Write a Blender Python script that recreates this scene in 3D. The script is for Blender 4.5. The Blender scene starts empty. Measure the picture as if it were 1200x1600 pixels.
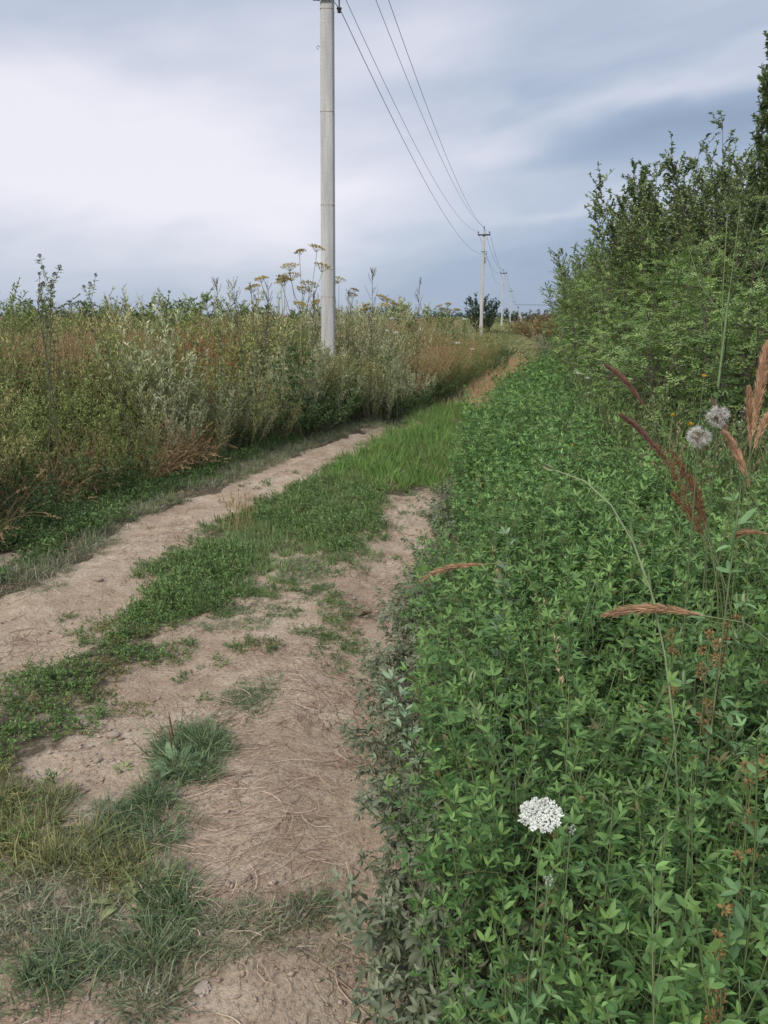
import bpy, math
import numpy as np
R = math.radians
C = bpy.context.scene.collection
SC = bpy.context.scene

# ------------------------------------------------------------------ camera, sky, sun, exposure
CAMZ, FPX, PITCH = 1.6, 1200.0, R(14.26)
cam = bpy.data.cameras.new('camera')
cam.sensor_fit = 'VERTICAL'
cam.sensor_height = 24.0
cam.lens = 24.0 * FPX / 1600.0
cam.clip_start = 0.05
cam.clip_end = 5000
camo = bpy.data.objects.new('camera', cam)
camo.location = (0, 0, CAMZ)
camo.rotation_euler = (R(90) - PITCH, 0, 0)
C.objects.link(camo)
SC.camera = camo
SC.view_settings.view_transform = 'Standard'
SC.view_settings.look = 'None'
SC.view_settings.gamma = 1
SC.view_settings.exposure = 0.3

SUN_EL, SUN_AZ = R(40), R(-146)          # azimuth from +Y, clockwise seen from above (negative: left)
sl = bpy.data.lights.new('sun', 'SUN')
sl.energy = 2.3
sl.angle = R(12)
sl.color = (1.0, 0.93, 0.83)
slo = bpy.data.objects.new('sun', sl)
slo.rotation_euler = (R(90) - SUN_EL, 0, math.pi - SUN_AZ)
slo.location = (-10, -5, 12)
C.objects.link(slo)

world = bpy.data.worlds.new("World")
SC.world = world
world.use_nodes = True

def build_world():
    nt = world.node_tree
    nt.nodes.clear()
    N, L = nt.nodes, nt.links
    def put(sock, v):
        if isinstance(v, (int, float)): sock.default_value = v
        else: L.new(v, sock)
    def m(op, a, b=0.0, c=None):
        n = N.new('ShaderNodeMath'); n.operation = op
        put(n.inputs[0], a); put(n.inputs[1], b)
        if c is not None: put(n.inputs[2], c)
        return n.outputs[0]
    tc = N.new('ShaderNodeTexCoord')
    sp = N.new('ShaderNodeSeparateXYZ'); L.new(tc.outputs['Generated'], sp.inputs[0])
    x, y, z = sp.outputs
    u = m('ARCTAN2', x, y)
    v = m('ARCSINE', m('MAXIMUM', m('MINIMUM', z, 1.0), -1.0))
    vt = m('SUBTRACT', v, m('MULTIPLY', u, 0.13))
    def noise(su, sv, off, detail=4, rough=.5, dist=0.0):
        cv = N.new('ShaderNodeCombineXYZ')
        L.new(m('MULTIPLY', u, su), cv.inputs[0]); L.new(m('MULTIPLY', vt, sv), cv.inputs[1]); cv.inputs[2].default_value = off
        n = N.new('ShaderNodeTexNoise'); n.inputs['Scale'].default_value = 1; n.inputs['Detail'].default_value = detail
        n.inputs['Roughness'].default_value = rough
        n.inputs['Distortion'].default_value = dist
        L.new(cv.outputs[0], n.inputs['Vector'])
        return n.outputs['Fac']
    wob = m('MULTIPLY', m('SUBTRACT', noise(5, 12, 2.2, 3), .5), .12)
    def gauss(u0, v0, su, sv, amp, slope=0.0):
        du = m('MULTIPLY', m('SUBTRACT', u, u0), 1 / su)
        vv = m('SUBTRACT', m('SUBTRACT', m('ADD', v, wob), v0), m('MULTIPLY', m('SUBTRACT', u, u0), slope))
        dv = m('MULTIPLY', vv, 1 / sv)
        e = m('EXPONENT', m('MULTIPLY', m('ADD', m('MULTIPLY', du, du), m('MULTIPLY', dv, dv)), -1.0))
        return m('MULTIPLY', e, amp)
    t = m('ADD', 0.47, m('MULTIPLY', m('SUBTRACT', noise(3.2, 11, 5.5, 4, .5, .3), .5), .62))
    t = m('ADD', t, m('MULTIPLY', m('SUBTRACT', noise(1.3, 3.2, 8.1, 2), .5), .35))
    for g in [(-.42, .19, .42, .11, .58, 0), (-.10, .13, .20, .05, .22, 0), (-.16, .325, .16, .03, -.08, .1),
              (.36, .195, .20, .034, -.34, .14), (.30, .245, .20, .018, .22, .16), (.13, .195, .06, .018, .22, .1),
              (.42, .285, .16, .03, -.05, .1), (.16, .27, .13, .05, -.04, 0), (.30, .118, .16, .008, .16, .02),
              (.26, .05, .3, .07, -.20, 0), (.1, .0, .7, .05, -.08, 0), (.10, .25, .10, .06, -.12, 0), (.05, .30, .12, .035, .22, 0)]:
        t = m('ADD', t, gauss(*g))
    rp = N.new('ShaderNodeValToRGB')
    L.new(t, rp.inputs[0])
    cr = rp.color_ramp
    cr.elements[0].position = 0.0; cr.elements[0].color = (.22, .28, .39, 1)
    cr.elements[1].position = 1.0; cr.elements[1].color = (.72, .71, .77, 1)
    for p, c in ((.30, (.30, .37, .49)), (.55, (.455, .50, .60)), (.78, (.60, .61, .695))):
        e = cr.elements.new(p); e.color = (*c, 1)
    sky = N.new('ShaderNodeTexSky'); sky.sky_type = 'NISHITA'; sky.sun_disc = False
    sky.sun_elevation = SUN_EL; sky.sun_rotation = SUN_AZ
    up = N.new('ShaderNodeVectorMath'); up.operation = 'SCALE'; L.new(rp.outputs[0], up.inputs[0]); L.new(m('MULTIPLY_ADD', m('POWER', m('MAXIMUM', m('MULTIPLY', m('SUBTRACT', v, .38), 1.1), 0.0), .8), 15.0, 10.0), up.inputs['Scale'])  # overcast sky brightened overhead, out of view, to light the ground more
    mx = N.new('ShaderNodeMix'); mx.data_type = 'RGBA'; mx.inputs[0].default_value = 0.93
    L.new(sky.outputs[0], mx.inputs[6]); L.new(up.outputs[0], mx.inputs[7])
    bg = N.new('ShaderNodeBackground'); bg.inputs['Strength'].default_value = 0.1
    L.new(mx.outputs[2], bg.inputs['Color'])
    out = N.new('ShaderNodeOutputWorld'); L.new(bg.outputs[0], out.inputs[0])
build_world()

# ------------------------------------------------------------------ projection helpers (photograph pixels -> points in the place)
cp, sp_ = math.cos(PITCH), math.sin(PITCH)
def gnd(px, py, z=0.0):
    dx, dv = (px - 600) / FPX, (800 - py) / FPX
    dy, dz = cp + dv * sp_, -sp_ + dv * cp
    t = (z - CAMZ) / dz
    return np.array([dx * t, dy * t, z])
def at(px, py, Y):
    dx, dv = (px - 600) / FPX, (800 - py) / FPX
    dy, dz = cp + dv * sp_, -sp_ + dv * cp
    t = Y / dy
    return np.array([dx * t, Y, CAMZ + dz * t])
def proj(x, y, z=0.0):
    zz = z - CAMZ
    dep = y * cp - zz * sp_
    dep = np.where(dep < .05, .05, dep)
    return 600 + FPX * x / dep, 800 - FPX * (y * sp_ + zz * cp) / dep
def inpoly(px, py, poly):
    poly = np.asarray(poly, float)
    ins = np.zeros(np.shape(px), bool)
    j = len(poly) - 1
    for i in range(len(poly)):
        xi, yi = poly[i]; xj, yj = poly[j]
        if yi != yj:
            c = ((yi > py) != (yj > py)) & (px < (xj - xi) * (py - yi) / (yj - yi) + xi)
            ins ^= c
        j = i
    return ins
def _h(i, j, s):
    n = (i.astype(np.int64) * 374761393 + j.astype(np.int64) * 668265263 + s * 974634777) & 0x7fffffff
    n = ((n ^ (n >> 13)) * 1274126177) & 0x7fffffff
    return ((n ^ (n >> 16)) & 0xffff) / 65535.0
def vn(x, y, s=0):
    x = np.asarray(x, float); y = np.asarray(y, float)
    i, j = np.floor(x), np.floor(y); fx, fy = x - i, y - j
    fx = fx * fx * (3 - 2 * fx); fy = fy * fy * (3 - 2 * fy)
    a, b, c, d = _h(i, j, s), _h(i + 1, j, s), _h(i, j + 1, s), _h(i + 1, j + 1, s)
    return (a * (1 - fx) + b * fx) * (1 - fy) + (c * (1 - fx) + d * fx) * fy
def fbm(x, y, s=0, o=4):
    t = 0; a = .5
    for k in range(o):
        t = t + a * vn(x * 2 ** k, y * 2 ** k, s + k * 17); a *= .5
    return t

# ------------------------------------------------------------------ zones of the ground, outlines in photograph pixels
RUT_L = [(-300, 1010), (0, 935), (90, 905), (150, 860), (215, 812), (300, 778), (420, 728), (520, 690), (615, 662), (650, 660), (655, 668),
         (600, 692), (520, 737), (440, 768), (350, 812), (290, 860), (245, 905), (230, 950), (150, 1005), (60, 1060), (-100, 1180), (-500, 1400)]
BARE_L = [(-80, 905), (-20, 868), (60, 858), (75, 872), (30, 888), (-60, 930)]
MID = [(700, 640), (770, 650), (765, 690), (735, 720), (712, 768), (640, 775), (590, 775), (585, 800), (590, 822), (548, 838), (560, 870), (450, 850),
       (400, 900), (350, 952), (290, 962), (250, 975), (245, 1020), (180, 1075), (120, 1120), (110, 1160), (55, 1200), (45, 1260), (-40, 1340), (-400, 1500),
       (-500, 1400), (-100, 1180), (60, 1060), (150, 1005), (230, 950), (245, 905), (290, 860), (350, 812), (440, 768), (520, 737), (600, 692), (655, 655)]
TRACK_EDGE_R = [(700, 1700), (688, 1450), (676, 1300), (672, 1150), (680, 1000), (705, 880), (722, 780), (742, 700), (785, 650), (826, 610), (860, 583), (885, 562)]
BANK = [(-260, 960), (-40, 872), (130, 792), (300, 742), (430, 700), (560, 668), (640, 652), (700, 630), (762, 592), (785, 566)]
TRACK = [(-700, 2600), (-700, 1250), (-300, 1010), (0, 935), (90, 905), (150, 860), (215, 812), (300, 778), (420, 728), (520, 690), (615, 662), (660, 650),
         (705, 640), (750, 610), (790, 570), (832, 548), (885, 552)] + TRACK_EDGE_R[::-1] + [(760, 2600)]

def line_world(pts):
    return np.array([gnd(*p)[:2] for p in pts])
EDGE_R_W = line_world(TRACK_EDGE_R)
EDGE_R_W = np.vstack([[EDGE_R_W[0][0] + .0, -1.0], EDGE_R_W])
BANK_W = line_world(BANK)
def edge_right(y): return np.interp(y, EDGE_R_W[:, 1], EDGE_R_W[:, 0])
def bank_x(y):     # x of the bank's foot at depth y
    return np.interp(y, BANK_W[:, 1], BANK_W[:, 0])

def relief(x, y):
    d = fbm(x * .9, y * .9, 3, 3) * .07 - .035
    d = d + (fbm(x * 5, y * 5, 9, 4) - .47) * .035
    cl = fbm(x * 14, y * 14, 21, 3)
    d = d + np.clip(cl - .47, 0, 1) * .06 * np.clip(vn(x * 1.7, y * 1.7, 33) * 2 - .5, .15, 1)
    px, py = proj(x, y, 0)
    return d * np.clip((60 - y) / 30, .15, 1)

# ------------------------------------------------------------------ materials
def new_mat(name):
    mt = bpy.data.materials.new(name); mt.use_nodes = True
    nt = mt.node_tree; nt.nodes.clear()
    return mt, nt, nt.nodes, nt.links
def leaf_mat(name, rough=.55, trans=.3, spec=.3, var=.25):
    mt, nt, N, L = new_mat(name)
    a = N.new('ShaderNodeAttribute'); a.attribute_name = 'Col'
    oi = N.new('ShaderNodeObjectInfo')
    tc = N.new('ShaderNodeTexCoord')
    nz = N.new('ShaderNodeTexNoise'); nz.inputs['Scale'].default_value = 35; nz.inputs['Detail'].default_value = 3
    L.new(tc.outputs['Object'], nz.inputs['Vector'])
    add = N.new('ShaderNodeMath'); add.operation = 'MULTIPLY_ADD'; L.new(oi.outputs['Random'], add.inputs[0]); add.inputs[1].default_value = var
    L.new(nz.outputs['Fac'], add.inputs[2])
    hs = N.new('ShaderNodeHueSaturation'); L.new(a.outputs['Color'], hs.inputs['Color'])
    mr = N.new('ShaderNodeMapRange'); L.new(add.outputs[0], mr.inputs[0]); mr.inputs[1].default_value = .3; mr.inputs[2].default_value = .9
    mr.inputs[3].default_value = .75; mr.inputs[4].default_value = 1.25
    L.new(mr.outputs[0], hs.inputs['Value'])
    b = N.new('ShaderNodeBsdfPrincipled'); L.new(hs.outputs[0], b.inputs['Base Color'])
    b.inputs['Roughness'].default_value = rough; b.inputs['Specular IOR Level'].default_value = spec
    tr = N.new('ShaderNodeBsdfTranslucent'); L.new(hs.outputs[0], tr.inputs['Color'])
    mx = N.new('ShaderNodeMixShader'); mx.inputs[0].default_value = trans
    L.new(b.outputs[0], mx.inputs[1]); L.new(tr.outputs[0], mx.inputs[2])
    o = N.new('ShaderNodeOutputMaterial'); L.new(mx.outputs[0], o.inputs[0])
    return mt
M_LEAF = leaf_mat('leaf', .55, .2, .3, .35)
M_DRY = leaf_mat('dry_stalk', .8, .15, .15)
M_STEM = leaf_mat('stem', .6, .0, .25)
M_FLOWER = leaf_mat('petal', .7, .35, .2, .1)
def plain_mat(name, col, col2, scale, rough, bump=.2, bscale=None, metal=0, stretch=None):
    mt, nt, N, L = new_mat(name)
    tc = N.new('ShaderNodeTexCoord')
    nz = N.new('ShaderNodeTexNoise'); nz.inputs['Scale'].default_value = scale; nz.inputs['Detail'].default_value = 8; nz.inputs['Roughness'].default_value = .65
    if stretch:
        mp = N.new('ShaderNodeMapping'); mp.inputs['Scale'].default_value = stretch; L.new(tc.outputs['Object'], mp.inputs[0]); L.new(mp.outputs[0], nz.inputs['Vector'])
    else:
        L.new(tc.outputs['Object'], nz.inputs['Vector'])
    cr = N.new('ShaderNodeValToRGB'); L.new(nz.outputs['Fac'], cr.inputs[0])
    cr.color_ramp.elements[0].position = .35; cr.color_ramp.elements[0].color = (*col, 1)
    cr.color_ramp.elements[1].position = .68; cr.color_ramp.elements[1].color = (*col2, 1)
    n2 = N.new('ShaderNodeTexNoise'); n2.inputs['Scale'].default_value = bscale or scale * 6; n2.inputs['Detail'].default_value = 6
    L.new(tc.outputs['Object'], n2.inputs['Vector'])
    bp = N.new('ShaderNodeBump'); bp.inputs['Strength'].default_value = bump; bp.inputs['Distance'].default_value = .01
    L.new(n2.outputs['Fac'], bp.inputs['Height'])
    b = N.new('ShaderNodeBsdfPrincipled'); L.new(cr.outputs[0], b.inputs['Base Color']); L.new(bp.outputs[0], b.inputs['Normal'])
    b.inputs['Roughness'].default_value = rough; b.inputs['Metallic'].default_value = metal
    o = N.new('ShaderNodeOutputMaterial'); L.new(b.outputs[0], o.inputs[0])
    return mt
M_CONC = plain_mat('concrete', (.36, .35, .335), (.57, .56, .54), 2.2, .9, .5, 45, 0, (4, 4, .35))
M_IRON = plain_mat('dark_iron', (.03, .03, .035), (.08, .075, .075), 20, .6)
M_CABLE = plain_mat('cable', (.10, .105, .12), (.15, .155, .17), 20, .6)
M_PORC = plain_mat('insulator_glaze', (.02, .02, .025), (.05, .045, .05), 10, .25)
M_STONE = plain_mat('stone', (.26, .195, .145), (.42, .335, .26), 18, .9, .5)
M_BARK = plain_mat('bark', (.06, .045, .035), (.14, .11, .09), 14, .95, .6)

def ground_mat():
    mt, nt, N, L = new_mat('ground_soil')
    tc = N.new('ShaderNodeTexCoord')
    def noise(s, d=6, r=.6, dist=0):
        n = N.new('ShaderNodeTexNoise'); n.inputs['Scale'].default_value = s; n.inputs['Detail'].default_value = d; n.inputs['Roughness'].default_value = r
        n.inputs['Distortion'].default_value = dist
        L.new(tc.outputs['Object'], n.inputs['Vector']); return n.outputs['Fac']
    def m(op, a, b=0.0, clamp=False):
        n = N.new('ShaderNodeMath'); n.operation = op; n.use_clamp = clamp
        for k, v in enumerate((a, b)):
            if isinstance(v, (int, float)): n.inputs[k].default_value = v
            else: L.new(v, n.inputs[k])
        return n.outputs[0]
    def ramp(f, pts):
        r = N.new('ShaderNodeValToRGB'); L.new(f, r.inputs[0]); e = r.color_ramp.elements
        e[0].position = pts[0][0]; e[0].color = (*pts[0][1], 1); e[1].position = pts[-1][0]; e[1].color = (*pts[-1][1], 1)
        for p, c in pts[1:-1]:
            q = e.new(p); q.color = (*c, 1)
        return r.outputs[0]
    def mix(f, a, b, mode='MIX'):
        n = N.new('ShaderNodeMix'); n.data_type = 'RGBA'; n.blend_type = mode
        if isinstance(f, (int, float)): n.inputs[0].default_value = f
        else: L.new(f, n.inputs[0])
        L.new(a, n.inputs[6]); L.new(b, n.inputs[7]); return n.outputs[2]
    big = noise(1.3, 5, .6, .4); mid = noise(9, 8, .7); fine = noise(70, 6, .7)
    c = ramp(m('ADD', m('MULTIPLY', big, .5), m('MULTIPLY', mid, .5)),
             [(.30, (.21, .134, .085)), (.42, (.365, .262, .178)), (.54, (.475, .365, .258)), (.68, (.61, .50, .375))])
    speck = ramp(fine, [(.35, (.52, .50, .48)), (.5, (1, 1, 1)), (.7, (1.18, 1.15, 1.1))])
    c = mix(.8, c, speck, 'MULTIPLY')
    # soil under the plants: litter and dark humus
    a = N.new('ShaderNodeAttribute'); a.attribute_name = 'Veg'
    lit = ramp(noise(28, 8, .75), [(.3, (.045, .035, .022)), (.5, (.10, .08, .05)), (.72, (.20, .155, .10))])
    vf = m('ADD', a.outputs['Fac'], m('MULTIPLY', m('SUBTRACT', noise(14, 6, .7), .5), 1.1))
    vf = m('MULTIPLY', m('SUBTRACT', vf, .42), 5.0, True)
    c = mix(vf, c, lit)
    far = N.new('ShaderNodeAttribute'); far.attribute_name = 'Far'
    fg = ramp(noise(.35, 6, .7), [(.35, (.07, .085, .035)), (.55, (.13, .125, .055)), (.7, (.22, .17, .09))])
    c = mix(far.outputs['Fac'], c, fg)
    # height: clods, grain, cracks
    vo = N.new('ShaderNodeTexVoronoi'); vo.feature = 'DISTANCE_TO_EDGE'; vo.inputs['Scale'].default_value = 17
    dn = N.new('ShaderNodeTexNoise'); dn.inputs['Scale'].default_value = 12; dn.inputs['Detail'].default_value = 4
    L.new(tc.outputs['Object'], dn.inputs['Vector'])
    mv = N.new('ShaderNodeVectorMath'); mv.operation = 'MULTIPLY_ADD'; L.new(dn.outputs['Color'], mv.inputs[0]); mv.inputs[1].default_value = (.12, .12, .12)
    L.new(tc.outputs['Object'], mv.inputs[2]); L.new(mv.outputs[0], vo.inputs['Vector'])
    crack = m('MULTIPLY', vo.outputs['Distance'], 14.0, True)
    cm = m('MULTIPLY', m('SUBTRACT', noise(2.3, 3), .52), 7.0, True)
    crk = m('SUBTRACT', 1.0, m('MULTIPLY', m('SUBTRACT', 1.0, crack), cm))
    c = mix(m('MULTIPLY', m('SUBTRACT', 1.0, crk), .30), c, ramp(mid, [(0, (.10, .065, .045)), (1, (.12, .08, .055))]))
    h = m('ADD', m('MULTIPLY', mid, .6), m('MULTIPLY', fine, .30))
    h = m('ADD', h, m('MULTIPLY', noise(26, 6, .7), .38))
    h = m('ADD', h, m('MULTIPLY', crk, .30))
    bp = N.new('ShaderNodeBump'); bp.inputs['Strength'].default_value = .9; bp.inputs['Distance'].default_value = .055
    L.new(h, bp.inputs['Height'])
    b = N.new('ShaderNodeBsdfPrincipled'); L.new(c, b.inputs['Base Color']); L.new(bp.outputs[0], b.inputs['Normal'])
    b.inputs['Roughness'].default_value = .95; b.inputs['Specular IOR Level'].default_value = .15
    o = N.new('ShaderNodeOutputMaterial'); L.new(b.outputs[0], o.inputs[0])
    return mt
M_GROUND = ground_mat()

# ------------------------------------------------------------------ mesh accumulator
def norm(v):
    return v / np.maximum(np.linalg.norm(v, axis=-1, keepdims=True), 1e-9)
class Acc:
    def __init__(s): s.v = []; s.q = []; s.t = []; s.c = []; s.n = 0
    def add(s, v, quads=None, tris=None, col=None):
        v = np.asarray(v, np.float32).reshape(-1, 3)
        if len(v) == 0: return
        s.v.append(v)
        c = np.empty((len(v), 3), np.float32); c[:] = col; s.c.append(c)
        if quads is not None and len(quads): s.q.append(np.asarray(quads, np.int64).reshape(-1, 4) + s.n)
        if tris is not None and len(tris): s.t.append(np.asarray(tris, np.int64).reshape(-1, 3) + s.n)
        s.n += len(v)
    def arrays(s):
        V = np.vstack(s.v); Cc = np.vstack(s.c)
        Q = np.vstack(s.q) if s.q else np.zeros((0, 4), np.int64)
        T = np.vstack(s.t) if s.t else np.zeros((0, 3), np.int64)
        return V, Q, T, Cc
    def mesh(s, name, mat, smooth=True):
        V, Q, T, Cc = s.arrays()
        me = bpy.data.meshes.new(name)
        me.vertices.add(len(V)); me.vertices.foreach_set('co', V.astype(np.float32).ravel())
        nl = Q.size + T.size
        me.loops.add(nl); me.loops.foreach_set('vertex_index', np.concatenate([Q.ravel(), T.ravel()]).astype(np.int32))
        st = np.concatenate([np.arange(len(Q)) * 4, Q.size + np.arange(len(T)) * 3]).astype(np.int32)
        me.polygons.add(len(st)); me.polygons.foreach_set('loop_start', st)
        me.update(calc_edges=True)
        if smooth: me.polygons.foreach_set('use_smooth', np.ones(len(st), bool))
        at_ = me.attributes.new('Col', 'FLOAT_COLOR', 'POINT')
        at_.data.foreach_set('color', np.hstack([Cc, np.ones((len(Cc), 1), np.float32)]).astype(np.float32).ravel())
        me.materials.append(mat)
        return me
def ribbon(acc, P, W, col, side=None):
    P = np.asarray(P, float); n, k, _ = P.shape
    if side is None:
        t = norm(P[:, -1] - P[:, 0]); side = norm(np.cross(t, RNG.normal(size=(n, 3))))
    side = side[:, None, :] if side.ndim == 2 else side
    W = np.broadcast_to(W, (n, k))[..., None] * .5
    V = np.stack([P - side * W, P + side * W], 2).reshape(n, 2 * k, 3)
    base = (np.arange(n) * 2 * k)[:, None]
    i = np.arange(k - 1) * 2
    q = np.stack([i, i + 1, i + 3, i + 2], 1)[None] + base[:, :, None]
    col = np.asarray(col, float)
    if col.ndim == 1: cc = np.broadcast_to(col, (n, 2 * k, 3))
    elif col.ndim == 2: cc = np.repeat(col[:, None, :], 2 * k, 1)
    else: cc = np.repeat(col, 2, 1)
    acc.add(V.reshape(-1, 3), quads=q.reshape(-1, 4), col=cc.reshape(-1, 3))
def tube(acc, P, Rr, col, ns=4, cap=False):
    P = np.asarray(P, float); n, k, _ = P.shape
    T = np.gradient(P, axis=1); T = norm(T)
    ref = np.where(np.abs(T[..., 2:3]) > .9, np.array([1., 0, 0]), np.array([0, 0, 1.]))
    A = norm(np.cross(T, ref)); B = np.cross(T, A)
    Rr = np.broadcast_to(Rr, (n, k))[..., None, None]
    an = np.arange(ns) * 2 * math.pi / ns
    V = P[:, :, None, :] + Rr * (np.cos(an)[None, None, :, None] * A[:, :, None, :] + np.sin(an)[None, None, :, None] * B[:, :, None, :])
    base = (np.arange(n) * k * ns)[:, None, None]
    i = np.arange(k - 1)[:, None] * ns; j = np.arange(ns)[None]; j2 = (j + 1) % ns
    q = np.stack([i + j, i + j2, i + ns + j2, i + ns + j], -1)[None] + base[..., None]
    col = np.asarray(col, float)
    cc = np.broadcast_to(col, (n, k * ns, 3)) if col.ndim == 1 else np.repeat(col[:, None, :], k * ns, 1)
    acc.add(V.reshape(-1, 3), quads=q.reshape(-1, 4), col=cc.reshape(-1, 3))
def leaves(acc, pos, d, nrm, L, W, col, lod=1, curl=.25, fold=.25, shape=.45):
    n = len(pos)
    if n == 0: return
    d = norm(d); side = norm(np.cross(d, nrm)); nrm = np.cross(side, d)
    L = np.broadcast_to(L, (n,))[:, None]; W = np.broadcast_to(W, (n,))[:, None]
    def pt(t, s, up):
        return pos + d * L * t + side * W * s + nrm * (up * W - curl * L * t * t)
    if lod == 0:
        V = np.stack([pt(0, 0, 0), pt(.30, -.46, fold), pt(.30, 0, 0), pt(.30, .46, fold), pt(.68, -.42, fold), pt(.68, 0, 0), pt(.68, .42, fold), pt(1, 0, 0)], 1)
        b = (np.arange(n) * 8)[:, None, None]
        q = np.array([[1, 4, 5, 2], [2, 5, 6, 3]])[None] + b
        t = np.array([[0, 1, 2], [0, 2, 3], [4, 7, 5], [5, 7, 6]])[None] + b
        m = 8
        acc.add(V.reshape(-1, 3), q, t, np.repeat(np.broadcast_to(col, (n, 3))[:, None], m, 1).reshape(-1, 3))
    else:
        V = np.stack([pt(0, 0, 0), pt(shape, -.5, fold), pt(1, 0, 0), pt(shape, .5, fold)], 1)
        b = (np.arange(n) * 4)[:, None, None]
        t = np.array([[0, 1, 2], [0, 2, 3]])[None] + b
        acc.add(V.reshape(-1, 3), None, t, np.repeat(np.broadcast_to(col, (n, 3))[:, None], 4, 1).reshape(-1, 3))
def stamp(acc, protos, idx, loc, rot, scl, tint=None):
    """many copies of prototype arrays into one mesh; rot about z, scl scalar or (n,3)"""
    for k, (V, Q, T, Cc) in enumerate(protos):
        w = np.where(idx == k)[0]
        if len(w) == 0: continue
        c, s = np.cos(rot[w])[:, None], np.sin(rot[w])[:, None]
        sc = scl[w] if scl.ndim == 2 else np.repeat(scl[w][:, None], 3, 1)
        X = V[None, :, 0] * sc[:, 0:1]; Y = V[None, :, 1] * sc[:, 1:2]; Z = V[None, :, 2] * sc[:, 2:3]
        P = np.stack([X * c - Y * s, X * s + Y * c, Z], -1) + loc[w][:, None, :]
        n, m = len(w), len(V)
        cc = np.broadcast_to(Cc[None], (n, m, 3))
        if tint is not None: cc = cc * tint[w][:, None, :]
        off = (np.arange(n) * m)[:, None, None]
        acc.add(P.reshape(-1, 3), (Q[None] + off) if len(Q) else None, (T[None] + off) if len(T) else None, cc.reshape(-1, 3))
def curves(base, d, L, k, droop=0.0, wob=.05):
    """n curved lines starting at base, heading d, of length L, sagging by droop"""
    n = len(base); t = np.linspace(0, 1, k)[None, :, None]
    L = np.broadcast_to(L, (n,))[:, None, None]; droop = np.broadcast_to(droop, (n,))[:, None, None]
    w = norm(RNG.normal(size=(n, 1, 3))) * wob * L * np.sin(t * math.pi * RNG.uniform(.6, 1.6, (n, 1, 1)))
    P = base[:, None, :] + norm(d)[:, None, :] * L * t + w
    P[..., 2] -= (droop * L * t * t)[..., 0]
    return P
def along(P, ci, t):
    """points and tangents on curves P[ci] at t in 0..1"""
    k = P.shape[1]; f = np.clip(t, 0, .9999) * (k - 1); i = f.astype(int); g = (f - i)[:, None]
    a, b = P[ci, i], P[ci, i + 1]
    return a * (1 - g) + b * g, norm(b - a)
def outdirs(n, elev_lo, elev_hi, az=None):
    az = RNG.uniform(0, 2 * math.pi, n) if az is None else az
    e = np.radians(RNG.uniform(elev_lo, elev_hi, n))
    return np.stack([np.cos(az) * np.cos(e), np.sin(az) * np.cos(e), np.sin(e)], 1)
def mixc(a, b, t):
    return np.asarray(a)[None] * (1 - t[:, None]) + np.asarray(b)[None] * t[:, None]
RNG = np.random.default_rng(7)

# ------------------------------------------------------------------ scene objects
def tag(o, label=None, cat=None, group=None, kind=None):
    if label: o['label'] = label
    if cat: o['category'] = cat
    if group: o['group'] = group
    if kind: o['kind'] = kind
    return o
def mo(name, me, parent=None):
    o = bpy.data.objects.new(name, me); C.objects.link(o)
    if parent: o.parent = parent
    return o
def root(name, loc=(0, 0, 0), rz=0.0, s=1.0):
    o = bpy.data.objects.new(name, None); C.objects.link(o)
    o.empty_display_size = .1
    o.location = tuple(float(q) for q in loc); o.rotation_euler = (0, 0, float(rz))
    o.scale = (s, s, s) if isinstance(s, (int, float)) else tuple(s)
    return o
def plant(name, parts, loc, rz, s, label, cat, group=None, tilt=None):
    """parts: list of (part name, mesh)"""
    r = root(name, loc, rz, s)
    if tilt: r.rotation_euler = (tilt[0], tilt[1], float(rz))
    for pn, me in parts: mo(pn, me, r)
    return tag(r, label, cat, group)

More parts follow.
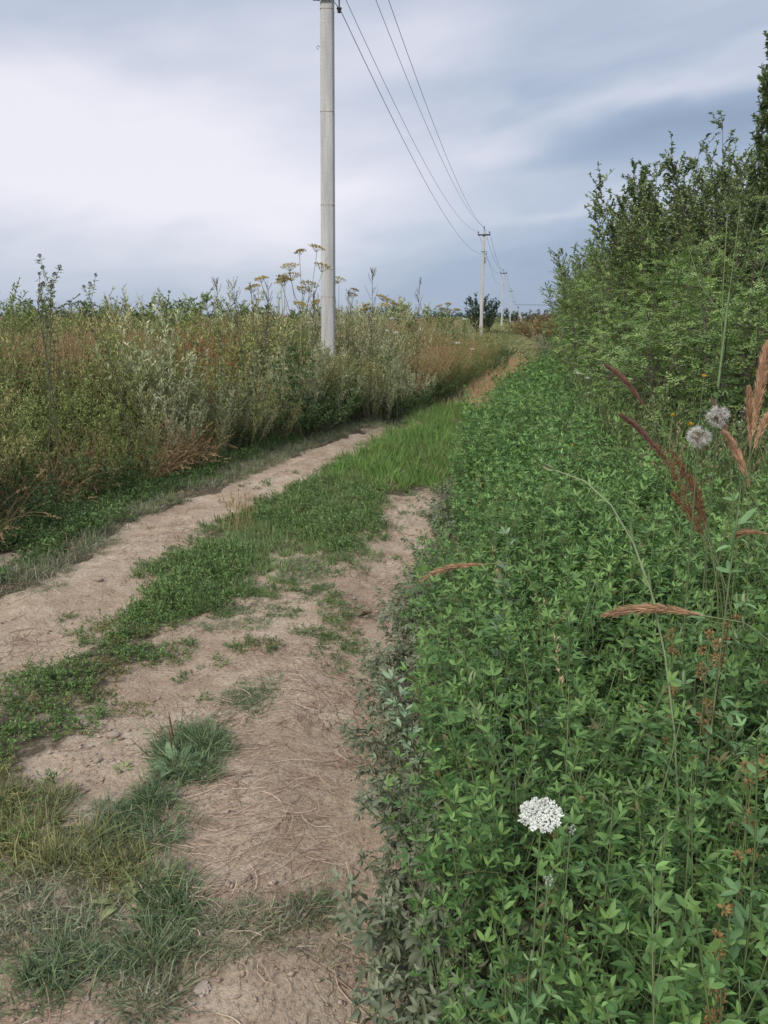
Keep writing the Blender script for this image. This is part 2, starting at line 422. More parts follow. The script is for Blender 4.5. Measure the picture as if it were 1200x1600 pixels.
# ------------------------------------------------------------------ ground
GRID = {}
def build_ground():
    xs = np.concatenate([-np.geomspace(1500, 6.5, 60)[:-1], np.arange(-6.5, -3, .06), np.arange(-3, 1.6, .022), np.arange(1.6, 6.5, .08), np.geomspace(6.5, 1500, 60)])
    ys = np.concatenate([-np.geomspace(900, 1.0, 25)[:-1], np.arange(-1.0, 1.1, .1), np.arange(1.1, 6, .022), np.arange(6, 14, .05), np.geomspace(14, 2500, 130)])
    X, Y = np.meshgrid(xs, ys)
    Z = relief(X, Y)
    px, py = proj(X, Y)
    front = Y > .2
    n = (fbm(X * 3, Y * 3, 40, 4) - .47)
    # slight ruts and crown
    mid = inpoly(px, py, MID) & front
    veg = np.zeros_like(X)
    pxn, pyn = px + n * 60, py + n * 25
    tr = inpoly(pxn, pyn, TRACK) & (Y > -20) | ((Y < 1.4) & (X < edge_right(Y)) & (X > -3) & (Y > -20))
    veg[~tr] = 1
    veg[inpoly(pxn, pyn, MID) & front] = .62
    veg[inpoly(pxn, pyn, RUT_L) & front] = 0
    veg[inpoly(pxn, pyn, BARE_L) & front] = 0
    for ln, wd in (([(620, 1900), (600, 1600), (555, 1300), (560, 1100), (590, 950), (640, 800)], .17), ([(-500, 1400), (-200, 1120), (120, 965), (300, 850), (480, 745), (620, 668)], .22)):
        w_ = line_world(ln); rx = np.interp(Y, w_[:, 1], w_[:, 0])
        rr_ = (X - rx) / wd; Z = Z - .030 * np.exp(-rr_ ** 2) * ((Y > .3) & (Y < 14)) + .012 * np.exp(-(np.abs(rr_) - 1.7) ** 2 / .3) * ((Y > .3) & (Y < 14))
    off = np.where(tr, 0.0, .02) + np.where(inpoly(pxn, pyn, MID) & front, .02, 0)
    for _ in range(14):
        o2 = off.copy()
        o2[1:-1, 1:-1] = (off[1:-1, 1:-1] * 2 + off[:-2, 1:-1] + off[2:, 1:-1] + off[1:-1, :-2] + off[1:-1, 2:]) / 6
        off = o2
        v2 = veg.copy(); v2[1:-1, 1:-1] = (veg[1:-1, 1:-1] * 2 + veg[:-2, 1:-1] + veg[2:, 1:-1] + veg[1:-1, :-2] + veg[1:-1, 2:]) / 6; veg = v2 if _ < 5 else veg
    Z = Z + off
    GRID.update(x=xs, y=ys, z=Z)
    far = np.clip((np.hypot(X, Y) - 14) / 8, 0, 1)
    far = np.where(Y < -5, 1, far)
    ny, nx = X.shape
    V = np.stack([X, Y, Z], -1).reshape(-1, 3)
    idx = np.arange(ny * nx).reshape(ny, nx)
    Q = np.stack([idx[:-1, :-1], idx[:-1, 1:], idx[1:, 1:], idx[1:, :-1]], -1).reshape(-1, 4)
    cx = (X[:-1, :-1] + X[1:, 1:]) / 2; cy = (Y[:-1, :-1] + Y[1:, 1:]) / 2
    cpx, cpy = proj(cx, cy)
    tf = ((inpoly(cpx, cpy, TRACK) & (cy > 1.0) & (cy < 34)) | ((cy <= 1.0) & (cx < edge_right(cy)) & (cx > -2.6) & (cy > -6))).reshape(-1)
    for name, msk in (('ground', ~tf), ('dirt_track', tf)):
        q = Q[msk]
        used, inv = np.unique(q, return_inverse=True)
        a = Acc(); a.add(V[used], inv.reshape(-1, 4), None, (1, 1, 1))
        me = a.mesh(name, M_GROUND)
        for an, arr in (('Veg', veg), ('Far', far)):
            t = me.attributes.new(an, 'FLOAT', 'POINT'); t.data.foreach_set('value', arr.reshape(-1)[used].astype(np.float32))
        tag(mo(name, me), kind='structure')
build_ground()
def gz(x, y):
    x = np.asarray(x, float); y = np.asarray(y, float)
    fi = np.interp(x, GRID['x'], np.arange(len(GRID['x']))); fj = np.interp(y, GRID['y'], np.arange(len(GRID['y'])))
    i = np.minimum(fi.astype(int), len(GRID['x']) - 2); j = np.minimum(fj.astype(int), len(GRID['y']) - 2); a, b = fi - i, fj - j
    Z = GRID['z']
    return (Z[j, i] * (1 - a) + Z[j, i + 1] * a) * (1 - b) + (Z[j + 1, i] * (1 - a) + Z[j + 1, i + 1] * a) * b

# ------------------------------------------------------------------ prototypes of plants
G = {'alf_hi': (.15, .27, .10), 'alf_lo': (.055, .135, .05)}
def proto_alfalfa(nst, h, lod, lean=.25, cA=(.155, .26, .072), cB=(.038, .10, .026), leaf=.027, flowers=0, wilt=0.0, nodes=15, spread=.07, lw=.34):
    st, fo, fl = Acc(), Acc(), Acc()
    b = np.zeros((nst, 3)); an = RNG.uniform(0, 6.28, nst); rr = spread * np.sqrt(RNG.uniform(0, 1, nst))
    b[:, 0] = rr * np.cos(an); b[:, 1] = rr * np.sin(an)
    d = np.stack([np.cos(an) * lean * RNG.uniform(.2, 1.2, nst), np.sin(an) * lean * RNG.uniform(.2, 1.2, nst), np.ones(nst)], 1)
    L = h * RNG.uniform(.6, 1.08, nst)
    P = curves(b, d, L, 7, droop=.02 + wilt * .5, wob=.035)
    tube(st, P, np.linspace(.0022, .0010, 7)[None] * (1 + .3 * (lod == 0)), mixc((.12, .17, .06), (.17, .20, .10), RNG.uniform(0, 1, nst)), 3)
    # side shoots
    ns = nst * 4
    ci = np.repeat(np.arange(nst), 4); t0 = RNG.uniform(.35, .85, ns)
    p0, tg = along(P, ci, t0)
    sd = norm(tg * .9 + outdirs(ns, -5, 30) * .9)
    SL = h * RNG.uniform(.10, .26, ns) * (1.15 - t0)
    PS = curves(p0, sd, SL * 1.4, 7, droop=-.1 + wilt * .5, wob=.03)
    tube(st, PS, .0009, (.13, .18, .07), 3)
    PA = np.concatenate([P, PS]); LL = np.concatenate([L, SL * 1.4])
    cnt = np.maximum((LL / h * nodes).astype(int), 3)
    ci = np.repeat(np.arange(len(PA)), cnt)
    fr = np.concatenate([np.linspace(0, 1, c) for c in cnt])
    main = ci < nst
    t = np.where(main, .22 + .78 * fr, .2 + .8 * fr)
    p, tg = along(PA, ci, t)
    n = len(p)
    az = np.arange(n) * 2.4 + RNG.uniform(-.4, .4, n)
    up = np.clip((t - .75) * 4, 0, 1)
    out = outdirs(n, 0, 50, az)
    out[:, 2] += up * 1.3 - wilt * 1.2
    out = norm(out)
    pet = (.028 * (1 - .7 * up) * RNG.uniform(.6, 1.3, n))[:, None]
    q = p + out * pet
    if lod == 0:
        tube(st, np.stack([p, q], 1), .0006, (.13, .19, .07), 3)
    sz = leaf * RNG.uniform(.6, 1.3, n) * (1 - .25 * up) * (.75 + .35 * t)
    Z = np.array([0, 0, 1.0])
    zz = norm(Z[None] + .25 * RNG.normal(size=(n, 3)))
    sd = norm(np.cross(out, zz) + 1e-6)
    hue = RNG.uniform(0, 1, n)
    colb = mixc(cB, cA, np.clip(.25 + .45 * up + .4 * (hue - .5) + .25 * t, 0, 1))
    yl = RNG.uniform(0, 1, n) < .004 + .05 * (t < .4); colb[yl] = mixc((.22, .22, .08), (.17, .13, .07), RNG.uniform(0, 1, yl.sum()))
    for k, ang in enumerate((-.95, 0, .95)):
        dd = norm(out * math.cos(ang) + sd * math.sin(ang) + RNG.normal(size=(n, 3)) * .12 - Z[None] * wilt * .6)
        nn = norm(zz + .3 * RNG.normal(size=(n, 3)) - out * up[:, None] * .6)
        leaves(fo, q, dd, nn, sz * (1.2 if k == 1 else 1), sz * lw * RNG.uniform(.8, 1.15, n), colb * RNG.uniform(.85, 1.15, (n, 1)), lod, curl=.18 + wilt * .4, fold=.22)
    if flowers:
        w = RNG.choice(len(PA), flowers, replace=False)
        p, tg = along(PA, w, RNG.uniform(.75, 1.0, flowers))
        for i in range(flowers):
            m = 14
            dd = norm(tg[i] + outdirs(m, -20, 60) * 1.0)
            c = mixc((.30, .16, .075), (.20, .17, .07), RNG.uniform(0, 1, m))
            leaves(fl, p[i][None] + tg[i][None] * RNG.uniform(-.008, .008, (m, 1)), dd, RNG.normal(size=(m, 3)), RNG.uniform(.007, .012, m), .004, c, 1, curl=.3)
    return st, fo, fl
def meshes_of(accs, names, mats):
    return [(n, a.mesh(n, m)) for a, n, m in zip(accs, names, mats) if not isinstance(a, list) and a.n] + [(n, q.mesh(n, m)) for a, n, m in zip(accs, names, mats) if isinstance(a, list) for q in a]
def merge(accs):
    V, Q, T, Cc = [], [], [], []; off = 0
    for a in accs:
        if not a.n: continue
        v, q, t, c = a.arrays(); V.append(v); Q.append(q + off); T.append(t + off); Cc.append(c); off += len(v)
    return np.vstack(V), np.vstack(Q), np.vstack(T), np.vstack(Cc)

def proto_wands(nw, h, spread=.12, lean=.3, nleaf=26, ll=.028, lw=.006, cA=(.3, .34, .22), cB=(.12, .16, .07), cS=(.14, .13, .08), side=5, sidelen=.28,
                droop=.05, updir=.7, seed_tip=None, lod=1, tbare=.12, up_lo=0, up_hi=60, stemr=.0028):
    """bushy herb made of upright wands with side shoots and narrow leaves"""
    st, fo = Acc(), Acc()
    an = RNG.uniform(0, 6.28, nw); rr = spread * np.sqrt(RNG.uniform(0, 1, nw))
    b = np.stack([rr * np.cos(an), rr * np.sin(an), np.zeros(nw)], 1)
    ln = lean * RNG.uniform(.1, 1.2, nw)
    d = np.stack([np.cos(an) * ln, np.sin(an) * ln, np.ones(nw)], 1)
    L = h * RNG.uniform(.7, 1.05, nw)
    P = curves(b, d, L, 8, droop=droop, wob=.04)
    tube(st, P, np.linspace(stemr, stemr * .4, 8)[None], mixc(np.array(cS) * .7, np.array(cS) * 1.3, RNG.uniform(0, 1, nw)), 3)
    ns = nw * side
    ci = np.repeat(np.arange(nw), side); t0 = RNG.uniform(.3, .92, ns)
    p0, tg = along(P, ci, t0)
    sd = norm(tg * updir + outdirs(ns, 0, 40) * .7)
    SL = h * sidelen * RNG.uniform(.5, 1.1, ns) * (1.25 - t0)
    PS = curves(p0, sd, SL, 8, droop=-.12 + droop, wob=.05)
    tube(st, PS, stemr * .35, np.array(cS), 3)
    PA = np.concatenate([P, PS]); LL = np.concatenate([L * .9, SL])
    cnt = np.maximum((LL / h * nleaf).astype(int) + 2, 4)
    ci = np.repeat(np.arange(len(PA)), cnt)
    fr = RNG.uniform(0, 1, len(ci))
    t = np.where(ci < nw, tbare + (1 - tbare) * fr, .05 + .95 * fr)
    p, tg = along(PA, ci, t)
    n = len(p)
    dd = norm(tg * updir + outdirs(n, up_lo, up_hi) * .8)
    hz = np.clip(p[:, 2] / h, 0, 1)
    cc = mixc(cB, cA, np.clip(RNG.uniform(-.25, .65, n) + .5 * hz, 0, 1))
    leaves(fo, p, dd, RNG.normal(size=(n, 3)) + np.array([0, 0, .8]), ll * RNG.uniform(.6, 1.3, n), lw * RNG.uniform(.7, 1.3, n), cc, lod, curl=.2)
    return st, fo

def umbel(acc_s, acc_f, c, r, nray, col, colS, up=(0, 0, 1), nfl=12, fs=.006, dome=.25, raylen=None):
    """one compound umbel centred at c: rays to small round clusters"""
    up = norm(np.array(up, float)[None])[0]
    a = norm(np.cross(up, [1, .3, .1])[None])[0]; b = np.cross(up, a)
    k = np.arange(nray) + .5
    rr = r * np.sqrt(k / nray); th = k * 2.4
    tips = c[None] + a[None] * (rr * np.cos(th))[:, None] + b[None] * (rr * np.sin(th))[:, None] + up[None] * (-dome * rr * rr / r)[:, None]
    o = c - up * (raylen or r * .8)
    tube(acc_s, np.stack([np.repeat(o[None], nray, 0), (o + (tips - o) * .5) - up * .02 * r, tips], 1), max(.0007, r * .012), colS, 3)
    m = nray * nfl
    cr = r * 1.05 / math.sqrt(nray)
    off = RNG.normal(size=(m, 3)); off = norm(off) * cr * RNG.uniform(.2, 1, (m, 1)); off -= up[None] * (off @ up)[:, None] * .85
    p = np.repeat(tips, nfl, 0) + off
    leaves(acc_f, p, norm(RNG.normal(size=(m, 3)) + 0 * off), up[None] + RNG.normal(size=(m, 3)) * .4, fs * RNG.uniform(.7, 1.3, m), fs, np.asarray(col)[None] * RNG.uniform(.75, 1.15, (m, 1)), 1, curl=0, fold=.1)
def proto_umbellifer(h, nb, r, col=(.46, .36, .13), colS=(.22, .22, .11), spread=.45, nray=16, fs=.016):
    st, fo, um = Acc(), Acc(), []
    k = 9
    main = curves(np.zeros((1, 3)), np.array([[.05, .0, 1]]), h * .76, k, 0, .02)
    tube(st, main, np.linspace(.009, .005, k)[None] * h / 1.6, colS, 5)
    t0 = np.linspace(.72, 1.0, nb); az = np.arange(nb) * 2.4 + RNG.uniform(0, 6)
    p0, tg = along(main, np.zeros(nb, int), t0)
    tgt = h * RNG.uniform(.82, 1.02, nb); tgt[-1] = h
    sp = spread * RNG.uniform(.5, 1.0, nb); sp[-1] = .03
    tips = p0.copy(); tips[:, 0] += np.cos(az) * sp; tips[:, 1] += np.sin(az) * sp; tips[:, 2] = np.maximum(tgt, p0[:, 2] + .1)
    mid = (p0 + tips) / 2; mid[:, 2] -= .03; mid[:, 0] += np.cos(az) * sp * .12; mid[:, 1] += np.sin(az) * sp * .12
    tube(st, np.stack([p0, mid, tips], 1), .0035, colS, 4)
    for i in range(nb):
        rr = r * RNG.uniform(.55, 1.05)
        um.append(Acc()); umbel(st, um[-1], tips[i] + np.array([0, 0, rr * .7]), rr, nray, np.asarray(col) * RNG.uniform(.8, 1.2), colS, up=(np.cos(az[i]) * .3, np.sin(az[i]) * .3, 1), nfl=10, fs=fs)
    n = 40
    p, tg = along(main, np.zeros(n, int), RNG.uniform(.1, .7, n))
    PS = curves(p, outdirs(n, 0, 40), .2, 5, .3)
    q, tq = along(np.repeat(PS, 1, 0), np.repeat(np.arange(n), 12), RNG.uniform(.3, 1, n * 12))
    leaves(fo, q, norm(tq + RNG.normal(size=(n * 12, 3)) * .6), RNG.normal(size=(n * 12, 3)) + [0, 0, 1], .05, .018, np.array((.10, .16, .05)) * RNG.uniform(.7, 1.3, (n * 12, 1)), 1)
    return st, fo, um
def proto_spire(h, nbr, col=(.17, .15, .10)):
    """dry upright weed with steep short branches set with tiny seeds"""
    st, fo = Acc(), Acc()
    main = curves(np.zeros((1, 3)), np.array([[.03, .0, 1]]), h, 9, 0, .015)
    tube(st, main, np.linspace(.005, .0018, 9)[None], np.array(col) * .8, 4)
    t0 = RNG.uniform(.5, .97, nbr); p, tg = along(main, np.zeros(nbr, int), t0)
    PB = curves(p, norm(tg * 1.1 + outdirs(nbr, 0, 30) * .7), h * .30 * (1.12 - t0) * RNG.uniform(.6, 1.1, nbr), 5, -.1, .04)
    tube(st, PB, .0016, np.array(col), 3)
    n = nbr * 26
    q, tq = along(PB, np.repeat(np.arange(nbr), 26), RNG.uniform(0, 1, n))
    leaves(fo, q, norm(tq * .6 + RNG.normal(size=(n, 3)) * .5), RNG.normal(size=(n, 3)), RNG.uniform(.008, .018, n), .005, np.array(col)[None] * RNG.uniform(.8, 1.6, (n, 1)), 1)
    m = 160
    q, tq = along(main, np.zeros(m, int), RNG.uniform(.1, .75, m))
    leaves(fo, q, norm(tq * .4 + outdirs(m, -30, 40)), RNG.normal(size=(m, 3)) + [0, 0, 1], RNG.uniform(.03, .08, m), .008, mixc((.11, .13, .06), (.2, .17, .09), RNG.uniform(0, 1, m)), 1)
    return st, fo
def proto_thistle(h):
    st, fo, hd = Acc(), Acc(), []
    main = curves(np.zeros((1, 3)), np.array([[.12, .05, 1]]), h * .95, 9, 0, .04)
    tube(st, main, np.linspace(.006, .0025, 9)[None], (.11, .10, .06), 4)
    nb = 9
    t0 = RNG.uniform(.6, 1, nb); p, tg = along(main, np.zeros(nb, int), t0)
    PB = curves(p, norm(tg * .8 + outdirs(nb, 10, 50) * .6), h * .11 * RNG.uniform(.4, 1.2, nb), 5, -.05, .05)
    tube(st, PB, .0018, (.11, .11, .06), 3)
    for i in range(nb):
        c = PB[i, -1]; m = 40
        dd = norm(RNG.normal(size=(m, 3)) + [0, 0, .3])
        hd.append(Acc()); leaves(hd[-1], c[None] + dd * .004, dd, RNG.normal(size=(m, 3)), .015, .006, np.array((.13, .12, .08)) * RNG.uniform(.6, 1.7, (m, 1)), 1, curl=0)
    n = 110
    PA = np.concatenate([main[:, ::2][:, :5], PB])
    q, tq = along(PA, RNG.integers(0, len(PA), n), RNG.uniform(.2, .9, n))
    leaves(fo, q, norm(tq * .5 + outdirs(n, -30, 30)), RNG.normal(size=(n, 3)) + [0, 0, 1], RNG.uniform(.02, .05, n), .010, np.array((.22, .27, .10)) * RNG.uniform(.7, 1.3, (n, 1)), 1)
    return st, fo, hd
def proto_drygrass(n, h, cA=(.42, .29, .155), cB=(.23, .155, .085), spread=.12, lean=.8, heads=.35, droop=.45, az0=None, w=.004):
    st, hd = Acc(), Acc()
    an = RNG.uniform(0, 6.28, n) if az0 is None else RNG.normal(az0, .9, n)
    rr = spread * np.sqrt(RNG.uniform(0, 1, n)); a2 = RNG.uniform(0, 6.28, n)
    b = np.stack([rr * np.cos(a2), rr * np.sin(a2), np.zeros(n)], 1)
    ln = lean * RNG.uniform(.1, 1.1, n)
    d = np.stack([np.cos(an) * ln, np.sin(an) * ln, np.ones(n)], 1)
    L = h * RNG.uniform(.5, 1.1, n)
    P = curves(b, d, L, 7, droop=droop * RNG.uniform(.3, 1.2, n), wob=.05)
    P[..., 2] = np.maximum(P[..., 2], .01 + .02 * RNG.uniform(0, 1, (n, 1)))
    ribbon(st, P, np.linspace(1, .25, 7)[None] * w, mixc(cB, cA, RNG.uniform(0, 1, n)))
    k = int(n * heads)
    if k:
        m = k * 26
        ci = np.repeat(RNG.choice(n, k, replace=False), 26); t = RNG.uniform(.78, 1, m)
        p, tg = along(P, ci, t)
        leaves(hd, p, norm(tg + .45 * RNG.normal(size=(m, 3))), RNG.normal(size=(m, 3)), RNG.uniform(.012, .028, m), .004, mixc(cA, np.array(cA) * 1.25, RNG.uniform(0, 1, m)), 1)
    return st, hd
def blade_tuft(n, h, spread, cA, cB, lean=.7, w=.004, droop=.35, k=5):
    a = Acc()
    a2 = RNG.uniform(0, 6.28, n); rr = spread * np.sqrt(RNG.uniform(0, 1, n))
    b = np.stack([rr * np.cos(a2), rr * np.sin(a2), np.full(n, -.01)], 1)
    an = a2 + RNG.normal(0, .8, n); ln = lean * RNG.uniform(.1, 1.3, n)
    d = np.stack([np.cos(an) * ln, np.sin(an) * ln, np.ones(n)], 1)
    P = curves(b, d, h * RNG.uniform(.35, 1.1, n), k, droop=droop * RNG.uniform(.2, 1.4, n), wob=.05)
    P[:, 1:, 2] = np.maximum(P[:, 1:, 2], .006)
    W = np.array([.8, 1, .85, .55, .12])[:k] if k == 5 else np.linspace(1, .15, k)
    ribbon(a, P, W[None] * w * RNG.uniform(.7, 1.3, (n, 1)), mixc(cB, cA, RNG.uniform(0, 1, n)))
    return a
def low_leafy(n, r, h, ll, lw, cA, cB, lod=1):
    """creeping herb: short stems with small leaves"""
    a = Acc()
    m = max(n // 8, 4)
    P = curves(np.stack([RNG.normal(0, r * .35, m), RNG.normal(0, r * .35, m), np.zeros(m)], 1), outdirs(m, 15, 75), RNG.uniform(.4, 1.0, m) * h * 1.6, 6, droop=.25, wob=.08)
    P[..., 2] = np.maximum(P[..., 2], .004)
    tube(a, P, .0009, (.15, .15, .07), 3)
    p, tg = along(P, RNG.integers(0, m, n), RNG.uniform(.15, 1, n))
    leaves(a, p, norm(tg * .5 + outdirs(n, -5, 55)), RNG.normal(size=(n, 3)) * .4 + [0, 0, 1], ll * RNG.uniform(.6, 1.3, n), lw * RNG.uniform(.7, 1.3, n), mixc(cB, cA, RNG.uniform(0, 1, n)), lod, curl=.15)
    return a
def proto_shrub(h, r, nshoot, ntwig, nleaf, pinn=True, cA=(.16, .27, .07), cB=(.05, .11, .03), ll=.034, lw=.016, upright=.5, tl=.55, dens_lo=.1, tipdroop=.1, leaflets=9, rach=.16, trunk_r=.03, base=.25, hv=.72):
    st, fo = Acc(), Acc()
    an = np.arange(nshoot) * 2.4 + RNG.uniform(-.4, .4, nshoot)
    rr = np.sqrt((np.arange(nshoot) + .5) / nshoot)
    b = np.stack([np.cos(an) * rr * r * base, np.sin(an) * rr * r * base, np.zeros(nshoot)], 1)
    tip = np.stack([np.cos(an) * rr * r, np.sin(an) * rr * r, h * (1 - (.55 * (1 - upright)) * rr ** 2) * RNG.uniform(hv, 1.05, nshoot)], 1)
    d = tip - b; L = np.linalg.norm(d, axis=1)
    P = curves(b, d, L, 9, 0, .06)
    tube(st, P, np.linspace(trunk_r, trunk_r * .15, 9)[None], (1, 1, 1), 5)
    ns = nshoot * ntwig
    ci = np.repeat(np.arange(nshoot), ntwig); t0 = RNG.uniform(dens_lo, 1.0, ns) ** .8
    p0, tg = along(P, ci, t0)
    o2 = p0.copy(); o2[:, 2] = 0; o2 = norm(o2 + 1e-3)
    sd = norm(tg * upright * 1.2 + outdirs(ns, -10, 50) * .9 + o2 * .35)
    SL = tl * RNG.uniform(.45, 1.15, ns) * (1.2 - .6 * t0)
    PS = curves(p0, sd, SL, 6, droop=tipdroop * RNG.uniform(-.5, 1.5, ns), wob=.07)
    tube(st, PS, np.linspace(.006, .002, 6)[None], (1, 1, 1), 3)
    n = ns * nleaf
    ci = np.repeat(np.arange(ns), nleaf)
    p, tg = along(PS, ci, RNG.uniform(.1, 1, n))
    clump = RNG.uniform(0, 1, ns)[ci]
    if pinn:
        rd = norm(tg * .6 + outdirs(n, -20, 45))
        RL = rach * RNG.uniform(.6, 1.2, n)
        cc = mixc(cB, cA, np.clip(clump * .6 + RNG.uniform(-.1, .5, n), 0, 1))
        up = norm(RNG.normal(size=(n, 3)) * .35 + [0, 0, 1]); side = norm(np.cross(rd, up)); upn = np.cross(side, rd)
        k = leaflets
        for i in range(k):
            last = i == k - 1
            t = (i // 2 + 1) / (k // 2 + 1) if not last else 1.0
            s = 0 if last else (1 if i % 2 else -1)
            pos = p + rd * (RL * t)[:, None]; pos[:, 2] -= RL * t * t * .25
            dd = norm(rd * (.5 if not last else 1) + side * s * .9 + RNG.normal(size=(n, 3)) * .1)
            leaves(fo, pos, dd, upn + RNG.normal(size=(n, 3)) * .25, ll * RNG.uniform(.8, 1.15, n), lw, cc * RNG.uniform(.88, 1.12, (n, 1)), 1, curl=.1, fold=.12)
    else:
        cc = mixc(cB, cA, np.clip(clump * .6 + RNG.uniform(-.1, .5, n), 0, 1))
        leaves(fo, p, norm(tg * .5 + outdirs(n, -20, 60)), RNG.normal(size=(n, 3)) * .6 + [0, 0, 1], ll * RNG.uniform(.6, 1.3, n), lw * RNG.uniform(.8, 1.2, n), cc, 1, curl=.2)
    return st, fo
SF = ('stem', 'foliage'); SFM = (M_STEM, M_LEAF)
TF = ('trunk', 'crown'); TFM = (M_BARK, M_LEAF)

# ------------------------------------------------------------------ scatter helpers
def scatter(n, x0, x1, y0, y1, rule):
    x = RNG.uniform(x0, x1, n); y = RNG.uniform(y0, y1, n)
    px, py = proj(x, y)
    k = rule(x, y, px, py)
    return x[k], y[k]
def place(acc, protos, x, y, s0=.8, s1=1.2, tint=.12, dz=0.0, zs=None):
    n = len(x)
    if n == 0: return
    loc = np.stack([x, y, gz(x, y) + dz], 1)
    scl = RNG.uniform(s0, s1, n)
    if zs is not None: scl = np.stack([scl, scl, scl * zs], 1)
    tn = 1 + RNG.normal(0, tint, (n, 1)) * np.ones((1, 3)) + RNG.normal(0, tint * .35, (n, 3))
    stamp(acc, protos, RNG.integers(0, len(protos), n), loc, RNG.uniform(0, 6.28, n), scl, np.clip(tn, .4, 1.7))
def inp(px, py, poly, x, y, amp=1.0):
    k = np.clip(6.0 / np.maximum(y, 1.2), .35, 2.2) * amp
    n1 = fbm(x * 3.1, y * 3.1, 71, 4) - .47; n2 = fbm(x * 3.1, y * 3.1, 93, 4) - .47
    return inpoly(px + n1 * 110 * k + RNG.normal(0, 16, len(x)) * k, py + n2 * 60 * k + RNG.normal(0, 8, len(x)) * k, poly)
def ell(px, py, e, jit=None):
    cx, cy, rx, ry = e
    return ((px - cx) / rx) ** 2 + ((py - cy) / ry) ** 2

# ------------------------------------------------------------------ short grass, low herbs, straw and grit on the track (uncountable)
def build_cover():
    gGreen = [blade_tuft(26, .10, .03, (.22, .29, .11), (.08, .13, .045)).arrays() for _ in range(4)]
    gLush = [blade_tuft(30, .26, .05, (.18, .29, .07), (.07, .145, .033), lean=.6, w=.006).arrays() for _ in range(4)] + [blade_tuft(24, .24, .06, (.27, .27, .11), (.12, .15, .05), lean=.8, w=.005).arrays()]
    gGrey = [blade_tuft(26, .11, .05, (.27, .27, .17), (.12, .13, .08), lean=1.0).arrays() for _ in range(4)]
    gDry = [blade_tuft(16, .13, .05, (.36, .28, .18), (.22, .17, .10), lean=1.3, w=.003, droop=.6).arrays() for _ in range(3)]
    herb = [low_leafy(90, .08, .07, .018, .007, (.185, .28, .08), (.06, .13, .033)).arrays() for _ in range(4)]
    herbY = [low_leafy(70, .07, .05, .016, .006, (.28, .25, .09), (.10, .13, .04)).arrays() for _ in range(3)]
    A = Acc()
    nz = lambda x, y, s, f=3.: fbm(x * f, y * f, s, 3) / .875 + RNG.uniform(-.11, .11, np.shape(x))
    # centre strip: lush far part
    x, y = scatter(7000, -2, 3.2, 6.5, 17, lambda x, y, px, py: inp(px, py, MID, x, y) & (py < 775) & (px > 520) & (nz(x, y, 3) > .30))
    place(A, gLush, x, y, .45, 1.15)
    x, y = scatter(16000, -2.6, 1.6, 4, 11, lambda x, y, px, py: inp(px, py, MID, x, y) & (py < 985) & (px < 640) & (nz(x, y, 5, 2.2) > .46))
    place(A, gGreen, x, y, .5, 1.35)
    x, y = scatter(2500, -2.6, 1.6, 4, 11, lambda x, y, px, py: inp(px, py, MID, x, y, 2.2) & (px < 640) & (nz(x, y, 5, 5) > .5))
    place(A, gDry, x, y, .5, 1.3)
    H = Acc()
    x, y = scatter(11000, -2.6, 1.6, 4, 11, lambda x, y, px, py: inp(px, py, MID, x, y) & (py > 720) & (py < 975) & (px < 600) & (nz(x, y, 8, 2.6) > .48))
    place(H, herb, x, y, .5, 1.35)
    x, y = scatter(8500, -3.4, .5, 2.0, 6.5, lambda x, y, px, py: inp(px, py, MID, x, y, 1.2) & (py > 900) & (nz(x, y, 11, 5.) > .46 - .10 * (px < 150)))
    place(H, herb, x, y, .4, 1.0)
    x, y = scatter(6500, -3.4, .5, 2.0, 6.0, lambda x, y, px, py: inp(px, py, MID, x, y, 1.4) & (py > 950) & (nz(x, y, 14, 4.) > .54))
    place(H, herbY, x, y, .4, 1.0)
    x, y = scatter(5000, -3.4, .5, 1.5, 9.0, lambda x, y, px, py: inp(px, py, MID, x, y, 2.6) & (nz(x, y, 15, 6.) > .56))
    place(H, herb, x, y, .3, .7)
    x, y = scatter(700, -3.4, .5, 1.5, 9.0, lambda x, y, px, py: inp(px, py, MID, x, y, 2.6) & (nz(x, y, 17, 6.) > .5))
    place(A, gGreen, x, y, .4, 1.0)
    # creeping sprigs on the bare rut
    x, y = scatter(3500, -1.2, .5, 2.2, 6.0, lambda x, y, px, py: (ell(px, py, (420, 980, 210, 75)) + 1.6 * (.5 - nz(x, y, 15, 5.)) < .8) & (nz(x, y, 16, 7.) > .58))
    place(H, herb, x, y, .35, .7)
    # verge between the left rut and the bank
    def verge(x, y, px, py):
        bx = bank_x(y)
        return (x > bx - .4) & ~inpoly(px, py, RUT_L) & ~inpoly(px, py, BARE_L) & ~inpoly(px, py, MID) & (px < 720) & (py < 1010) & (x < bx + 1.6)
    x, y = scatter(20000, -6, 2, 4, 14, lambda x, y, px, py: verge(x, y, px, py) & (nz(x, y, 19, 3.) > .38))
    place(A, gGrey, x, y, .7, 1.35)
    x, y = scatter(7000, -6, 2, 4, 14, lambda x, y, px, py: verge(x, y, px, py) & (nz(x, y, 19, 3.) > .45))
    place(A, gGreen, x, y, .7, 1.4)
    x, y = scatter(11000, -6, .2, 4.2, 10, lambda x, y, px, py: verge(x, y, px, py) & (x - bank_x(y) < .25 + .5 * nz(x, y, 2, 3.) - np.clip((px - 150) / 300, 0, 1) * .45))
    place(H, herb, x, y, 1.0, 1.8)
    x, y = scatter(3500, -6, 2, 4, 14, lambda x, y, px, py: verge(x, y, px, py))
    place(A, gDry, x, y, .8, 1.4)
    # the far grassy end of the track
    x, y = scatter(9000, 0, 9, 14, 60, lambda x, y, px, py: (px > 690) & (x < .179 * y + 1.8) & (x > bank_x(np.minimum(y, 27)) + .179 * np.maximum(y - 27, 0)) & (py < 640))
